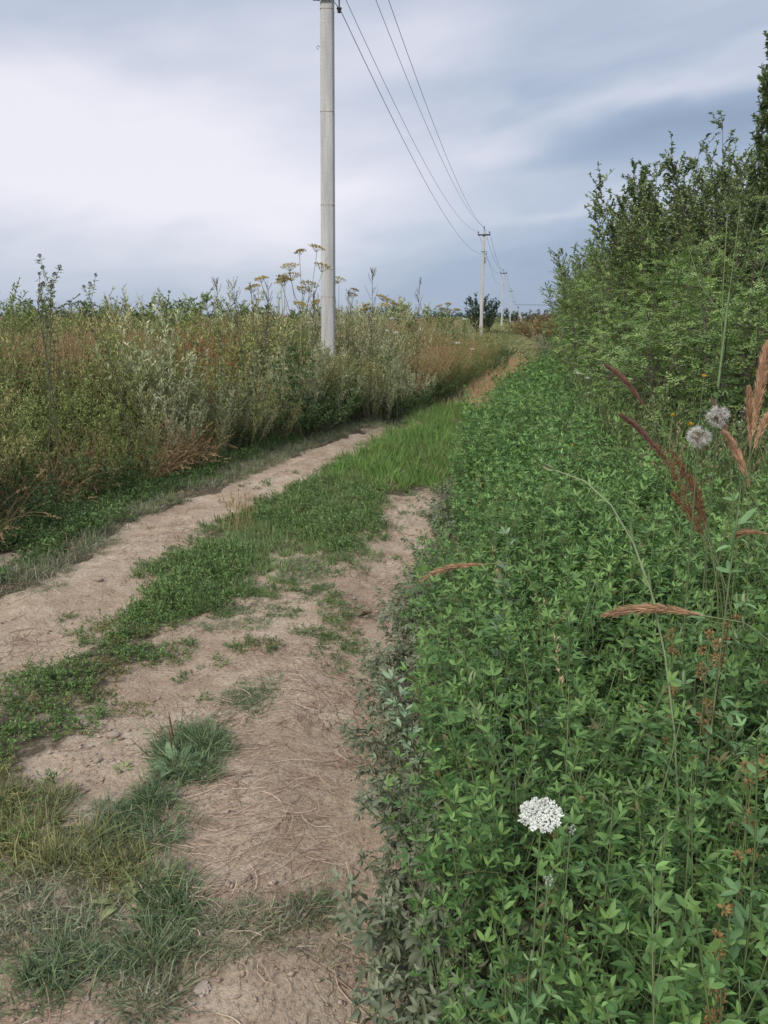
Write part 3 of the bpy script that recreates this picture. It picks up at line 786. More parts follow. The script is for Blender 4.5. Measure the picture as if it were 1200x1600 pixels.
    far = [blade_tuft(40, .5, .16, (.38, .34, .17), (.16, .18, .08), lean=.5, w=.014).arrays() for _ in range(3)] + \
          [blade_tuft(30, .45, .16, (.52, .38, .22), (.32, .24, .13), lean=.6, w=.012).arrays()]
    zfar = .55
    place(A, far, x, y, .6, 1.2, zs=zfar)
    # dry orange-tan grass patch where the strip meets the lucerne
    dp = [blade_tuft(36, .38, .12, (.54, .38, .21), (.33, .23, .12), lean=.5, w=.006).arrays() for _ in range(3)]
    x, y = scatter(7000, 1, 6, 11, 27, lambda x, y, px, py: (ell(px, py, (772, 622, 36, 34)) < 1) | (ell(px, py, (805, 575, 50, 20)) < 1))
    place(A, dp, x, y, .7, 1.15)
    # long trampled grass in the foreground and tufts on the rut: patches in photograph pixels
    near = [blade_tuft(34, .13, .06, (.19, .25, .115), (.075, .115, .055), lean=.95, w=.0038, droop=.5).arrays() for _ in range(5)]
    neary = [blade_tuft(40, .14, .045, (.30, .28, .12), (.13, .15, .06), lean=1.0, w=.004, droop=.4).arrays() for _ in range(3)]
    greyT = [blade_tuft(30, .11, .06, (.27, .28, .165), (.12, .14, .08), lean=1.2, w=.0035, droop=.6).arrays() for _ in range(4)]
    mixT = [blade_tuft(24, .13, .06, (.34, .28, .17), (.14, .15, .08), lean=1.5, w=.003, droop=.7).arrays() for _ in range(4)]
    for e, n, pr, s in [((215, 1280, 62, 50), 150, near, 1.0), ((175, 1350, 80, 60), 150, neary, .9), ((240, 1440, 62, 90), 190, near, 1.0),
                        ((120, 1440, 95, 80), 170, greyT, 1.1), ((60, 1545, 115, 70), 260, near, 1.0), ((140, 1400, 130, 130), 150, mixT, .9), ((480, 1460, 120, 40), 50, mixT, .8), ((260, 1530, 60, 50), 50, mixT, .7), ((200, 1520, 80, 60), 140, greyT, 1.0),
                        ((20, 1330, 70, 45), 160, neary, .9), ((10, 1420, 60, 40), 60, greyT, 1.), ((150, 1300, 140, 60), 160, greyT, .8),
                        ((275, 1178, 50, 42), 330, near, 1.0), ((255, 1225, 40, 30), 60, near, .8), ((310, 1170, 40, 40), 50, greyT, .8),
                        ((405, 1085, 40, 26), 80, near, .7), ((375, 1110, 42, 30), 50, greyT, .7),
                        ((430, 1440, 110, 30), 110, greyT, .9), ((500, 1405, 28, 22), 30, near, .8), ((340, 1470, 70, 30), 50, greyT, .7),
                        ((485, 905, 44, 38), 260, near, .62), ((545, 860, 32, 26), 110, greyT, .7), ((395, 945, 42, 30), 170, near, .6), ((350, 965, 60, 22), 110, greyT, .6), ((500, 860, 45, 22), 110, greyT, .65),
                        ((462, 962, 10, 6), 14, near, .4), ((620, 800, 30, 12), 40, greyT, .6), ((60, 905, 70, 30), 200, greyT, .8),
                        ((160, 840, 60, 26), 150, greyT, .7), ((290, 1365, 30, 40), 30, greyT, .6), ((35, 1250, 55, 30), 70, neary, .8)]:
        cx, cy, rx, ry = e
        p = [gnd(cx + a * rx, min(cy + b * ry, 2400))[:2] for a in (-1, 1) for b in (-1, 1)]
        p = np.array(p)
        x, y = scatter(int(n * .85), p[:, 0].min(), p[:, 0].max(), p[:, 1].min(), p[:, 1].max(), lambda x, y, px, py: (ell(px, py, e) < 2.6 * (nz(x, y, 30, 11.) - .5) * 2 + .72))
        place(A, pr, x, y, .35 * s, 1.05 * s)
    tag(mo('grass', A.mesh('grass', M_LEAF)), 'short grey-green and lush green grass between and beside the ruts', 'grass', kind='stuff')
    tag(mo('ground_cover', H.mesh('ground_cover', M_LEAF)), 'low leafy creeping herbs matted along the centre strip and verge', 'ground cover', kind='stuff')

    # straw
    S = Acc()
    def straws(n, rule, box, L0, L1, flow=None, w=.0017):
        x, y = scatter(n, *box, rule)
        m = len(x); k = 5
        an = RNG.uniform(0, 6.28, m) if flow is None else flow(x, y) + RNG.normal(0, .55, m)
        L = RNG.uniform(L0, L1, m); bend = RNG.normal(0, .6, m)
        t = np.linspace(-.5, .5, k)[None]
        a2 = an[:, None] + bend[:, None] * t
        X = x[:, None] + np.cos(a2) * L[:, None] * t; Y = y[:, None] + np.sin(a2) * L[:, None] * t
        Z = gz(X, Y) + .003 + RNG.uniform(0, .012, (m, 1)) * (1 + 2 * t * RNG.choice([-1, 1], (m, 1)))
        P = np.stack([X, Y, Z], -1)
        side = np.stack([-np.sin(an), np.cos(an), RNG.normal(0, .5, m)], 1)
        c = mixc((.27, .175, .125), (.55, .42, .31), RNG.uniform(0, 1, m))
        dk = RNG.uniform(0, 1, m) < .25; c[dk] *= .45  # some straws coloured darker, standing in for shadows within the tangle
        ribbon(S, P, w * RNG.uniform(.6, 1.6, (m, 1)), c, norm(side))
    notmid = lambda px, py: ~inpoly(px, py, MID)
    flow = lambda x, y: 1.2 + 2.2 * (fbm(x * 1.6, y * 1.6, 77, 2)) * 2
    straws(4600, lambda x, y, px, py: (ell(px, py, (470, 1110, 130, 110)) < nz(x, y, 50, 3.) * 2) | (ell(px, py, (400, 1330, 120, 130)) < nz(x, y, 51, 3.) * 2), (-1.1, .3, 1.5, 4), .05, .17, flow)
    straws(1500, lambda x, y, px, py: notmid(px, py) & (nz(x, y, 52, 2.5) > .50), (-1.6, .35, 1.2, 5), .03, .12)
    straws(2200, lambda x, y, px, py: inpoly(px, py, RUT_L) & (nz(x, y, 53, 1.6) > .40), (-4, 1, 3, 12), .04, .15, None, .003)
    straws(500, lambda x, y, px, py: (px > 560) & (px < 720), (-.3, 1.2, 1.3, 7), .04, .14)
    straws(130, lambda x, y, px, py: notmid(px, py), (-1.2, .3, 1.0, 2.4), .10, .22, None, .002)
    tag(mo('dry_straw', S.mesh('dry_straw', M_DRY)), 'bleached dry grass stalks strewn and trampled flat over the ruts', 'straw', kind='stuff')

    # grit: tiny clods and crumbs
    Gt = Acc()
    oct_v = np.array([[1, 0, 0], [-1, 0, 0], [0, 1, 0], [0, -1, 0], [0, 0, 1], [0, 0, -1.]])
    oct_t = np.array([[0, 2, 4], [2, 1, 4], [1, 3, 4], [3, 0, 4], [2, 0, 5], [1, 2, 5], [3, 1, 5], [0, 3, 5]])
    pr = []
    for _ in range(5):
        v = oct_v * RNG.uniform(.6, 1.2, (6, 3)) * [1, .8, .55]
        pr.append((v, np.zeros((0, 4), int), oct_t, np.ones((6, 3))))
    def grit(n, rule, box, s0, s1):
        x, y = scatter(n, *box, rule); m = len(x)
        sz = s0 * (s1 / s0) ** (RNG.uniform(0, 1, m) ** 2.2)
        loc = np.stack([x, y, gz(x, y) + sz * .3], 1)
        c = mixc((.24, .17, .125), (.46, .36, .28), RNG.uniform(0, 1, m))
        gy = RNG.uniform(0, 1, m) < .1; c[gy] = mixc((.2, .175, .16), (.38, .34, .30), RNG.uniform(0, 1, gy.sum()))
        stamp(Gt, pr, RNG.integers(0, 5, m), loc, RNG.uniform(0, 6.28, m), np.repeat(sz[:, None], 3, 1), c)
    grit(20000, lambda x, y, px, py: notmid(px, py) & (px < 720) & (nz(x, y, 60, 3.) > .42), (-1.8, .5, 1.3, 6), .0015, .008)
    grit(4500, lambda x, y, px, py: ell(px, py, (200, 1150, 150, 75)) < 1, (-1.8, .5, 1.3, 4), .002, .016)
    grit(2600, lambda x, y, px, py: notmid(px, py) & (px < 700) & (nz(x, y, 61, 2.2) > .56), (-1.8, .5, 1.3, 6), .006, .018)
    grit(4000, lambda x, y, px, py: inpoly(px, py, RUT_L), (-4, 1, 3, 12), .003, .012)
    tag(mo('grit', Gt.mesh('grit', M_DRY, False)), 'fine soil crumbs and grit scattered on the bare ruts', 'grit', kind='stuff')
build_cover()

# ------------------------------------------------------------------ stones, fallen leaves, small things on the track
def build_small():
    def rock(seed):
        a = Acc(); rg = np.random.default_rng(seed)
        nu, nv = 12, 8
        th = np.arange(nu) * 2 * math.pi / nu; ph = np.linspace(-math.pi / 2, math.pi / 2, nv)
        T, Pp = np.meshgrid(th, ph)
        v = np.stack([np.cos(T) * np.cos(Pp), np.sin(T) * np.cos(Pp), np.sin(Pp)], -1).reshape(-1, 3)
        r = 1 + .25 * np.sin(v @ rg.normal(size=3) * 2.2 + 1) + .15 * np.sin(v @ rg.normal(size=3) * 4)
        v = v * r[:, None] * np.array([1, .75, .5])
        i, j = np.meshgrid(np.arange(nv - 1), np.arange(nu), indexing='ij')
        q = np.stack([i * nu + j, i * nu + (j + 1) % nu, (i + 1) * nu + (j + 1) % nu, (i + 1) * nu + j], -1)
        a.add(v, q, None, (1, 1, 1))
        return a.mesh('stone', M_STONE)
    rocks = [rock(s) for s in range(4)]
    big = [((177, 1148), .022, 'rounded brown stone at the left edge of the bare rut, biggest pebble there'),
           ((153, 1187), .016, 'greyish pebble just below the rounded brown stone'),
           ((235, 1220), .012, 'small pale pebble near the plantain tuft'),
           ((290, 1180), .010, 'small clod beside the broad-leaved plantain'),
           ((575, 1416), .010, 'tiny whitish pebble by the dry straw in the right rut'),
           ((152, 910), .03, 'brown clod lying on the left rut by the verge')]
    for k, ((px, py), s, lab) in enumerate(big):
        p = gnd(px, py); o = mo('stone', rocks[k % 4]); o.location = (p[0], p[1], float(gz(p[0], p[1])) + s * .25)
        o.scale = (s, s, s); o.rotation_euler = (0, 0, k * 1.3); tag(o, lab, 'stone')
    for k in range(28):
        px, py = RNG.uniform(60, 620), RNG.uniform(960, 1590)
        if k < 26: px, py = RNG.normal(200, 70), RNG.normal(1140, 45)
        p = gnd(px, py); s = RNG.uniform(.005, .012); o = mo('stone', rocks[k % 4]); o.location = (p[0], p[1], float(gz(p[0], p[1])) + s * .25)
        o.scale = (s, s * RNG.uniform(.7, 1), s); o.rotation_euler = (0, 0, RNG.uniform(0, 6))
        tag(o, 'tiny pebble lying on the bare soil of the rut', 'stone', 'small pebbles on the rut')
    # curled dead leaf casting a small shadow
    a = Acc()
    leaves(a, np.zeros((1, 3)), np.array([[1, .1, .15]]), np.array([[0, 0, 1.]]), .085, .035, np.array([[.10, .065, .04]]), 0, curl=-.1, fold=.5)
    leaves(a, np.array([[.03, 0, .01]]), np.array([[-.1, .1, 1]]), np.array([[1, 0, 0.]]), .03, .018, np.array([[.12, .075, .045]]), 0, curl=.3, fold=.3)
    p = gnd(560, 962); o = mo('dead_leaf', a.mesh('dead_leaf', M_DRY)); o.location = (p[0], p[1], float(gz(p[0], p[1])) + .008)
    tag(o, 'dark brown curled dead leaf lying alone in the right rut', 'leaf')
    a = Acc()
    n = 9; ang = np.linspace(0, 6.28, n, endpoint=False)
    leaves(a, np.zeros((n, 3)), np.stack([np.cos(ang), np.sin(ang), np.full(n, .12)], 1), np.tile([[0, 0, 1.]], (n, 1)), RNG.uniform(.02, .03, n), .02, np.array([[.45, .36, .29]]), 0, curl=.25, fold=.15)
    p = gnd(315, 1540); o = mo('dead_leaf', a.mesh('dead_leaf', M_DRY)); o.location = (p[0], p[1], float(gz(p[0], p[1])) + .006)
    tag(o, 'pale tan lobed dead leaf on the soil right of the foreground grass', 'leaf')
    # a single long bleached stalk at the bottom edge
    for (x0, y0), (x1, y1), lab in [((540, 1578), (640, 1600), 'long pale dry stalk lying across the rut below the wilted plants'),
                                   ((175, 1512), (245, 1548), 'pale dry stalk lying across the foreground grass tuft'),
                                   ((640 * .53, 1580), (375, 1600), 'short bent pale stalk on bare soil below the lobed dead leaf')]:
        A_, B_ = gnd(x0, y0), gnd(x1, y1); t = np.linspace(0, 1, 7)[:, None]
        P = A_ * (1 - t) + B_ * t; P[:, 0] += np.sin(t[:, 0] * 3) * .01; P[:, 2] = gz(P[:, 0], P[:, 1]) + .004
        a = Acc(); tube(a, P[None], .0022, (.50, .40, .28), 5)
        tag(mo('dry_stalk', a.mesh('dry_stalk', M_DRY)), lab, 'stalk')
    # plantain: rosette of broad leaves and two seed spikes
    for (px, py), s, lab, spike in [((275, 1195), 1.0, 'broad-leaved plantain with two upright seed spikes in the grass tuft', 1),
                                    ((185, 1405), .7, 'small yellowing broad-leaved plantain in the foreground grass', 0),
                                    ((160, 1360), .55, 'little plantain rosette above the yellowing one', 0),
                                    ((365, 1192 - 10), .4, 'small yellow-green seedling on bare soil left of the grass tuft', 0)]:
        if s == .4: px, py = 192, 1198
        st, fo = Acc(), Acc()
        n = 7; ang = np.arange(n) * 2.4
        d = np.stack([np.cos(ang), np.sin(ang), RNG.uniform(.3, .8, n)], 1)
        c = np.array([[.17, .25, .12]]) if spike else np.array([[.27, .29, .12]])
        leaves(fo, d * .02, d, np.tile([[0, 0, 1.]], (n, 1)), RNG.uniform(.07, .11, n), RNG.uniform(.035, .05, n), c * RNG.uniform(.8, 1.15, (n, 1)), 0, curl=.25, fold=.12)
        tube(st, np.stack([np.zeros((n, 3)), d * .022], 1), .0018, (.15, .2, .09), 4)
        parts = [('stem', st.mesh('stem', M_STEM)), ('foliage', fo.mesh('foliage', M_LEAF))]
        if spike:
            sk = Acc()
            P = curves(np.zeros((2, 3)), np.array([[-.02, .03, 1], [-.12, .02, 1]]), np.array([.24, .17]), 8, 0, .03)
            tube(sk, P, np.array([.001, .001, .001, .001, .0035, .004, .0035, .001])[None], (.20, .14, .075), 6)
            parts.append(('seed_spike', sk.mesh('seed_spike', M_DRY)))
        p = gnd(px, py); plant('plantain', parts, (p[0], p[1], float(gz(p[0], p[1])) - .005), 1.2, s, lab, 'plantain')
build_small()

# ------------------------------------------------------------------ lucerne (alfalfa) stand on the right
def build_alfalfa():
    hi = []
    for k in range(8):
        fl = 3 if k in (2, 5) else 0
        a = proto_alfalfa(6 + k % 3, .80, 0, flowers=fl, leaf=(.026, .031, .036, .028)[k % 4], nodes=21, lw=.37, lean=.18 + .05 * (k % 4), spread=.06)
        hi.append(meshes_of(a, ('stem', 'foliage', 'flower_head'), (M_STEM, M_LEAF, M_DRY)))
    wilt = []
    for k in range(4):
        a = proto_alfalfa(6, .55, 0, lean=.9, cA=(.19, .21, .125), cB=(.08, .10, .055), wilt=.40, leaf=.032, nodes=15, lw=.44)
        wilt.append(meshes_of(a, ('stem', 'foliage'), (M_STEM, M_LEAF)))
    # individual plants nearest the camera
    pts = []
    tries = 0
    while len(pts) < 262 and tries < 20000:
        tries += 1
        y = RNG.uniform(.55, 4.2); x = RNG.uniform(.12, 2.6)
        if x < edge_right(y) + .02 or x > .56 * y + .55: continue
        if (x * x + y * y) < .42 ** 2: continue
        if y > 1.2 and any((x - a) ** 2 + (y - b) ** 2 < .115 ** 2 for a, b in pts): continue
        if y <= 1.2 and any((x - a) ** 2 + (y - b) ** 2 < .095 ** 2 for a, b in pts): continue
        pts.append((x, y))
    ymax = max(p[1] for p in pts)
    for i, (x, y) in enumerate(pts):
        edge = x - edge_right(y)
        s = (RNG.uniform(.62, 1.0) if RNG.uniform() < .7 else RNG.uniform(1.0, 1.14)) * (.80 if edge < .22 else 1) * (.93 if y < 1.0 else 1)
        fl = i % 8 in (2, 5)
        plant('alfalfa_plant', hi[i % 8], (x, y, float(gz(x, y))), RNG.uniform(0, 6.28), s,
              'leafy alfalfa plant with brown withered flower heads in the near stand' if fl else 'fresh green leafy alfalfa plant in the near stand right of the track',
              'alfalfa', 'flowering alfalfa plants' if fl else 'near alfalfa plants')
    for i in range(84):
        t = i / 84
        y = .95 + 5.6 * t ** 1.2 + RNG.uniform(-.08, .08); x = edge_right(y) + RNG.uniform(-.10, .10)
        plant('wilted_alfalfa_plant', wilt[i % 4], (x, y, float(gz(x, y))), RNG.uniform(0, 6.28), RNG.uniform(.55, .95),
              'dusty wilted alfalfa plant sprawling over the edge of the right rut', 'alfalfa', 'wilted alfalfa along the rut edge')
    # chosen single stalks
    def stalk(px, py, Y, h, rz, s, lab, base=None, lod=0, cA=(.17, .27, .11), cB=(.07, .15, .05), tilt=(0, 0), leaf=.029):
        top = at(px, py, Y)
        a = proto_alfalfa(1, h, lod, lean=0.0, cA=cA, cB=cB, leaf=leaf, nodes=20, spread=.0)
        b = (top[0], top[1], 0)
        r = plant('alfalfa_stalk', meshes_of(a, ('stem', 'foliage'), (M_STEM, M_LEAF)), b, rz, top[2] / h, lab, 'alfalfa')
        r.rotation_euler = (tilt[0], tilt[1], rz)
    stalk(825, 1400, 1.0, .85, .4, 1, 'tall pale stalk with thick bare stem at the bottom, below the white lace flower')
    stalk(905, 1010, 1.75, .85, 1.4, 1, 'tall alfalfa shoot standing above the stand behind the lace flower')
    stalk(1050, 1090, 1.25, .85, 2.4, 1, 'tall alfalfa shoot with dense rosette top right of the lace flower')
    stalk(790, 850, 2.3, .85, 1.0, 1, 'grey-green upright shoot beside the leftmost drooping grass plume', cA=(.2, .27, .16), cB=(.1, .16, .09))
    stalk(850, 930, 1.9, .85, 1.9, 1, 'grey-green bushy-topped shoot between the two drooping grass plumes', cA=(.2, .27, .16), cB=(.1, .16, .09))
    stalk(1100, 770, 1.7, .9, .2, 1, 'bold leafy shoot in front of the reddish seed stalks')
    stalk(1160, 760, 1.6, .9, 3.1, 1, 'big-leaved shoot under the tan grass plumes at the right')
    stalk(860, 1010, 2.2, .85, 2.0, 1, 'slender shoot in the middle of the stand', leaf=.028)
    stalk(1180, 1130, 1.05, .85, .8, 1, 'leafy shoot at the right edge beside the brown seed clusters')
    stalk(1020, 1440, .92, .85, .8, 1, 'large-leaved shoot nearest the camera at the lower right', leaf=.025)
    sl_ = [meshes_of(proto_wands(3, 1.0, spread=.04, lean=.35, nleaf=26, ll=.045, lw=.008, side=3, sidelen=.2, cA=(.26, .33, .16), cB=(.10, .15, .06), cS=(.17, .20, .09), lod=0, stemr=.002), ('stem', 'foliage'), (M_STEM, M_LEAF)) for _ in range(3)]
    gl_ = [meshes_of(proto_drygrass(7, 1.1, cA=(.42, .32, .18), cB=(.17, .20, .08), spread=.05, lean=.6, heads=.5, droop=.3, w=.003), ('stalk', 'seed_head'), (M_LEAF, M_DRY)) for _ in range(3)]
    for i in range(46):
        y = 1.6 + 9 * (i / 46) ** 1.5; x = RNG.uniform(edge_right(y) + .15, min(1.0 + .2 * y, .5 * y + .1) + .2)
        if i % 2: plant('slender_weed', sl_[i % 3], (x, y, 0), i * 2.2, RNG.uniform(.8, 1.02), 'slender grey-green weed poking out above the alfalfa', 'weed', 'slender weeds among the alfalfa')
        else: plant('wild_grass', gl_[i % 3], (x, y, 0), i * 1.7, RNG.uniform(.7, .95), 'thin wild grass with bent pale stalks among the alfalfa', 'grass tuft', 'wild grass among the alfalfa')
    for px, py, Y, h in [(995, 785, 3.3, .75), (1015, 800, 3.1, .7), (965, 800, 3.3, .7)]:
        t = at(px, py, Y)
        plant('dry_grass_tuft', meshes_of(proto_drygrass(60, .8, cA=(.46, .36, .18), cB=(.26, .22, .11), spread=.10, lean=.7, heads=.4, droop=.6, w=.003), ('stalk', 'seed_head'), (M_DRY, M_DRY)), (t[0], Y, 0), px, 1.0,
              'yellowed dry grass tuft inside the alfalfa left of the rust-brown stalks', 'grass tuft', 'yellowed tufts inside the alfalfa')
    # the shoot leaning out over the track
    st, fo = Acc(), Acc()
    B_, T_ = gnd(700, 1250), at(612, 1068, 1.95)
    t = np.linspace(0, 1, 9)[:, None]; P = B_ * (1 - t) + T_ * t; P[:, 0] -= np.sin(t[:, 0] * 3.14) * .03; P = P[None]
    tube(st, P, np.linspace(.003, .0015, 9)[None], (.14, .19, .09), 5)
    n = 20; p, tg = along(P, np.zeros(n, int), np.linspace(.3, 1, n)); out = outdirs(n, 0, 50, np.arange(n) * 2.4)
    for ang in (-.8, 0, .8):
        sd = norm(np.cross(out, [0, 0, 1.]))
        leaves(fo, p + out * .02, norm(out * math.cos(ang) + sd * math.sin(ang) + tg * .5), np.tile([[0, 0, 1.]], (n, 1)) + RNG.normal(size=(n, 3)) * .3, .036, .014, np.array([[.20, .28, .16]]) * RNG.uniform(.8, 1.2, (n, 1)), 0)
    r = root('alfalfa_stalk'); mo('stem', st.mesh('stem', M_STEM), r); mo('foliage', fo.mesh('foliage', M_LEAF), r)
    tag(r, 'single leafy shoot leaning left out over the bare rut', 'alfalfa')
    # the rest of the stand
    A = Acc()
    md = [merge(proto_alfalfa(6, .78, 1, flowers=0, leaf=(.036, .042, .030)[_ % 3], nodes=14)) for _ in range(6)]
    def rule(x, y, px, py):
        return (x > edge_right(y) + .08) & (x < np.maximum(.9 + .175 * y, 2.5 - .3 * y + .35 * y * (y < 3))) & (x < .58 * y + 1.2)
    x, y = scatter(5200, .1, 5, 4.1, 11, lambda x, y, px, py: rule(x, y, px, py) & (vn(x * 2.3, y * 2.3, 44) > .30))
    hgt = .70 + .30 * vn(x * 1.6, y * 1.6, 45) + RNG.uniform(-.1, .12, len(x))
    q = hgt < .9
    place(A, md, x[q], y[q], .55, .86, .16); place(A, md, x[~q], y[~q], .82, 1.12, .16)
    x, y = scatter(900, .1, 3.5, 2.8, 4.3, lambda x, y, px, py: rule(x, y, px, py) & (x > edge_right(y) + .3))
    place(A, md, x, y, .6, .9, .10)
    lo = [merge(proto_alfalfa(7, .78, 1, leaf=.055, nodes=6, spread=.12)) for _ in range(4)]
    x, y = scatter(2600, 1, 9, 11, 30, lambda x, y, px, py: (x > edge_right(y)) & (x < 1.3 + .18 * y))
    place(A, lo, x, y, .75, 1.05, .12)
    tag(mo('alfalfa', A.mesh('alfalfa', M_LEAF)), 'dense green alfalfa stand stretching away on the right of the track', 'alfalfa', kind='stuff')
build_alfalfa()

# ------------------------------------------------------------------ tall weeds of the left bank
def build_bank():
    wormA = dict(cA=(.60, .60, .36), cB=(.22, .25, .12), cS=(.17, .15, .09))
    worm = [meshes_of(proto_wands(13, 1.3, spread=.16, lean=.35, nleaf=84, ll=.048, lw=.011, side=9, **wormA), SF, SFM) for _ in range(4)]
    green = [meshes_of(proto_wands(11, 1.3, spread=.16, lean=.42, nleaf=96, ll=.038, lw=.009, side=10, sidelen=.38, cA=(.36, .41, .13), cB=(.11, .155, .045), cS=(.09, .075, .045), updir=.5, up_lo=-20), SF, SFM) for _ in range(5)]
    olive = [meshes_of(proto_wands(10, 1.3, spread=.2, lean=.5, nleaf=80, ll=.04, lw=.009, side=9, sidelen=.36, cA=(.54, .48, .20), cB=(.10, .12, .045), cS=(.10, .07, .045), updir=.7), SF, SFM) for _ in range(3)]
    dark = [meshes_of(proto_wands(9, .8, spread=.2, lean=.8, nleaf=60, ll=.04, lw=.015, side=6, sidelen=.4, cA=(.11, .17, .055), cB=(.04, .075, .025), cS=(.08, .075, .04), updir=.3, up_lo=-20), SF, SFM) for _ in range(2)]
    dry = [meshes_of(proto_drygrass(130, .85, az0=-1.2 + .4 * k, lean=.9), ('stalk', 'seed_head'), (M_DRY, M_DRY)) for k in range(3)]
    tan = [meshes_of(proto_drygrass(120, 1.25, cA=(.45, .29, .16), cB=(.28, .17, .09), lean=.45, droop=.22, heads=.7, az0=.2 * k), ('stalk', 'seed_head'), (M_DRY, M_DRY)) for k in range(3)]
    rust = [meshes_of(proto_drygrass(140, 1.3, cA=(.38, .18, .09), cB=(.25, .12, .06), lean=.25, droop=.1, heads=.8), ('stalk', 'seed_head'), (M_DRY, M_DRY)) for k in range(2)]
    # arc-length samples of the bank's foot
    W = BANK_W; seg = np.linalg.norm(np.diff(W, axis=0), axis=1); cum = np.concatenate([[0], np.cumsum(seg)])
    def foot(s):
        x = np.interp(s, cum, W[:, 0]); y = np.interp(s, cum, W[:, 1])
        x2 = np.interp(s + .2, cum, W[:, 0]); y2 = np.interp(s + .2, cum, W[:, 1]); x1 = np.interp(s - .2, cum, W[:, 0]); y1 = np.interp(s - .2, cum, W[:, 1])
        t = np.array([x2 - x1, y2 - y1]); t /= np.linalg.norm(t) + 1e-9
        return np.array([x, y]), np.array([-t[1], t[0]])
    L = {'worm': ('wormwood', 'silvery green wormwood bush in the thicket around the concrete pole', 'wormwood', 'wormwood bushes on the bank'),
         'green': ('tall_weed', 'dark-stemmed green bushy weed in the left thicket', 'weed', 'green weeds of the left thicket'),
         'olive': ('tall_weed', 'olive-yellow leaning weed in the left thicket', 'weed', 'olive weeds of the left thicket'),
         'dark': ('low_shrub', 'dark green low leafy herb at the foot of the thicket', 'herb', 'dark herbs at the foot of the thicket'),
         'dry': ('dry_grass_tuft', 'drooping brown dry grass tuft at the foot of the thicket', 'grass tuft', 'drooping dry grass tufts'),
         'tan': ('reed_grass', 'tan feathery reed grass tuft rising from the thicket', 'grass tuft', 'tan reed grass tufts'),
         'rust': ('reed_grass', 'rust-red dry grass stand behind the silvery bushes', 'grass tuft', 'rust-red grass tufts')}
    P = {'worm': worm, 'green': green, 'olive': olive, 'dark': dark, 'dry': dry, 'tan': tan, 'rust': rust}
    cnt = {}
    def put(kind, x, y, s, rz=None, lab=None, sz=1.0):
        k = cnt.get(kind, 0); cnt[kind] = k + 1
        nm, l, c, g = L[kind]
        plant(nm, P[kind][k % len(P[kind])], (x, y, float(gz(x, y)) - .02), RNG.uniform(0, 6.28) if rz is None else rz, (s, s, s * sz), lab or l, c, None if lab else g)
    rows = [(.06, .55), (.32, .75), (.62, .90), (.95, 1.02), (1.35, 1.16), (1.85, 1.28), (2.5, 1.42), (3.2, 1.5)]
    for ri, (off, hs) in enumerate(rows):
        s = -.2
        while s < cum[-1] + 1:
            step = .29 + .05 * ri + max(0, s - 8) * .02
            s += step * RNG.uniform(.8, 1.2)
            f, nr = foot(min(s, cum[-1]))
            o = off + RNG.uniform(-.14, .14)
            x, y = f + nr * o
            px, py = proj(x, y); px = float(px)
            if y < 3.0 or px < -180: continue
            u = RNG.uniform()
            if px < 270: kind = 'green' if u < .74 else 'olive' if u < .97 else 'worm'
            elif px < 640: kind = 'worm' if u < .72 else 'olive' if u < .86 else 'green'
            else: kind = 'green' if u < .35 else 'olive' if u < .62 else 'worm' if u < .8 else 'tan'
            if px < 330 and ri in (1, 2) and RNG.uniform() < .20: kind = 'dry'
            if ri >= 2 and RNG.uniform() < .17: kind = 'tan'
            if ri == 0:
                if px < 300: kind = 'dry' if u < .5 else 'green' if u < .75 else 'dark'
                elif px < 460: kind = 'olive' if u < .5 else 'worm' if u < .8 else 'dark'
                elif px > 660: kind = 'green' if u < .5 else 'dark'
                else: kind = 'worm' if u < .6 else 'dark'
            h = hs * RNG.uniform(.78, 1.14)
            if kind == 'dry': h = RNG.uniform(.8, 1.1)
            if kind == 'dark': h = RNG.uniform(.6, 1.0)
            if kind in ('worm',) and px > 350 and px < 560 and ri <= 2: h *= .95
            if 265 < px < 380 and ri >= 3: h *= .76
            if 640 < px < 720 and ri >= 2: h *= .78
            if abs(px - 511) < 50 and y < 12.3: h = max(h, .95)
            put(kind, x, y, h, rz=(RNG.uniform(-.5, .5) if kind == 'dry' else None))
    for px, Y, s in [(300, 10.5, 1.15), (325, 10.9, 1.2), (350, 10.2, 1.1), (290, 11.4, 1.15), (335, 11.5, 1.2), (20, 9, 1.05), (310, 9.7, 1.0), (345, 11.8, 1.1), (275, 10.9, 1.05)]:
        p = at(px, 520, Y); put('rust', p[0], Y, s)
    for px, Y, s in [(655, 14.5, 1.1), (675, 15.0, 1.1), (690, 15.5, 1.05), (640, 14.5, 1.05), (705, 16, 1.0), (730, 20, 1.0), (660, 14.2, 1.1)]:
        p = at(px, 520, Y); put('tan', p[0], Y, s, rz=0.0)
    loc_ = meshes_of(proto_shrub(3.0, 1.3, 20, 14, 16, False, cA=(.26, .34, .12), cB=(.09, .13, .045), ll=.09, lw=.035, tl=.55, upright=.6, base=.6, trunk_r=.02), TF, TFM)
    for k, (px, top, Y) in enumerate([(25, 480, 14), (75, 470, 17), (118, 484, 13), (165, 476, 18), (228, 478, 15), (262, 470, 19), (290, 463, 16), (322, 484, 14), (385, 480, 15), (440, 482, 14), (545, 486, 17), (600, 480, 19), (660, 487, 24), (690, 482, 28)]):
        t = at(px, top, Y); s_ = t[2] / 3.0
        s_ *= 1.09; plant('field_bush', loc_, (t[0], Y, 0), k * 1.1, (s_ * 1.15, s_ * 1.15, s_), 'small green bush just clearing the tops of the left thicket', 'bush', 'small bushes behind the thicket')
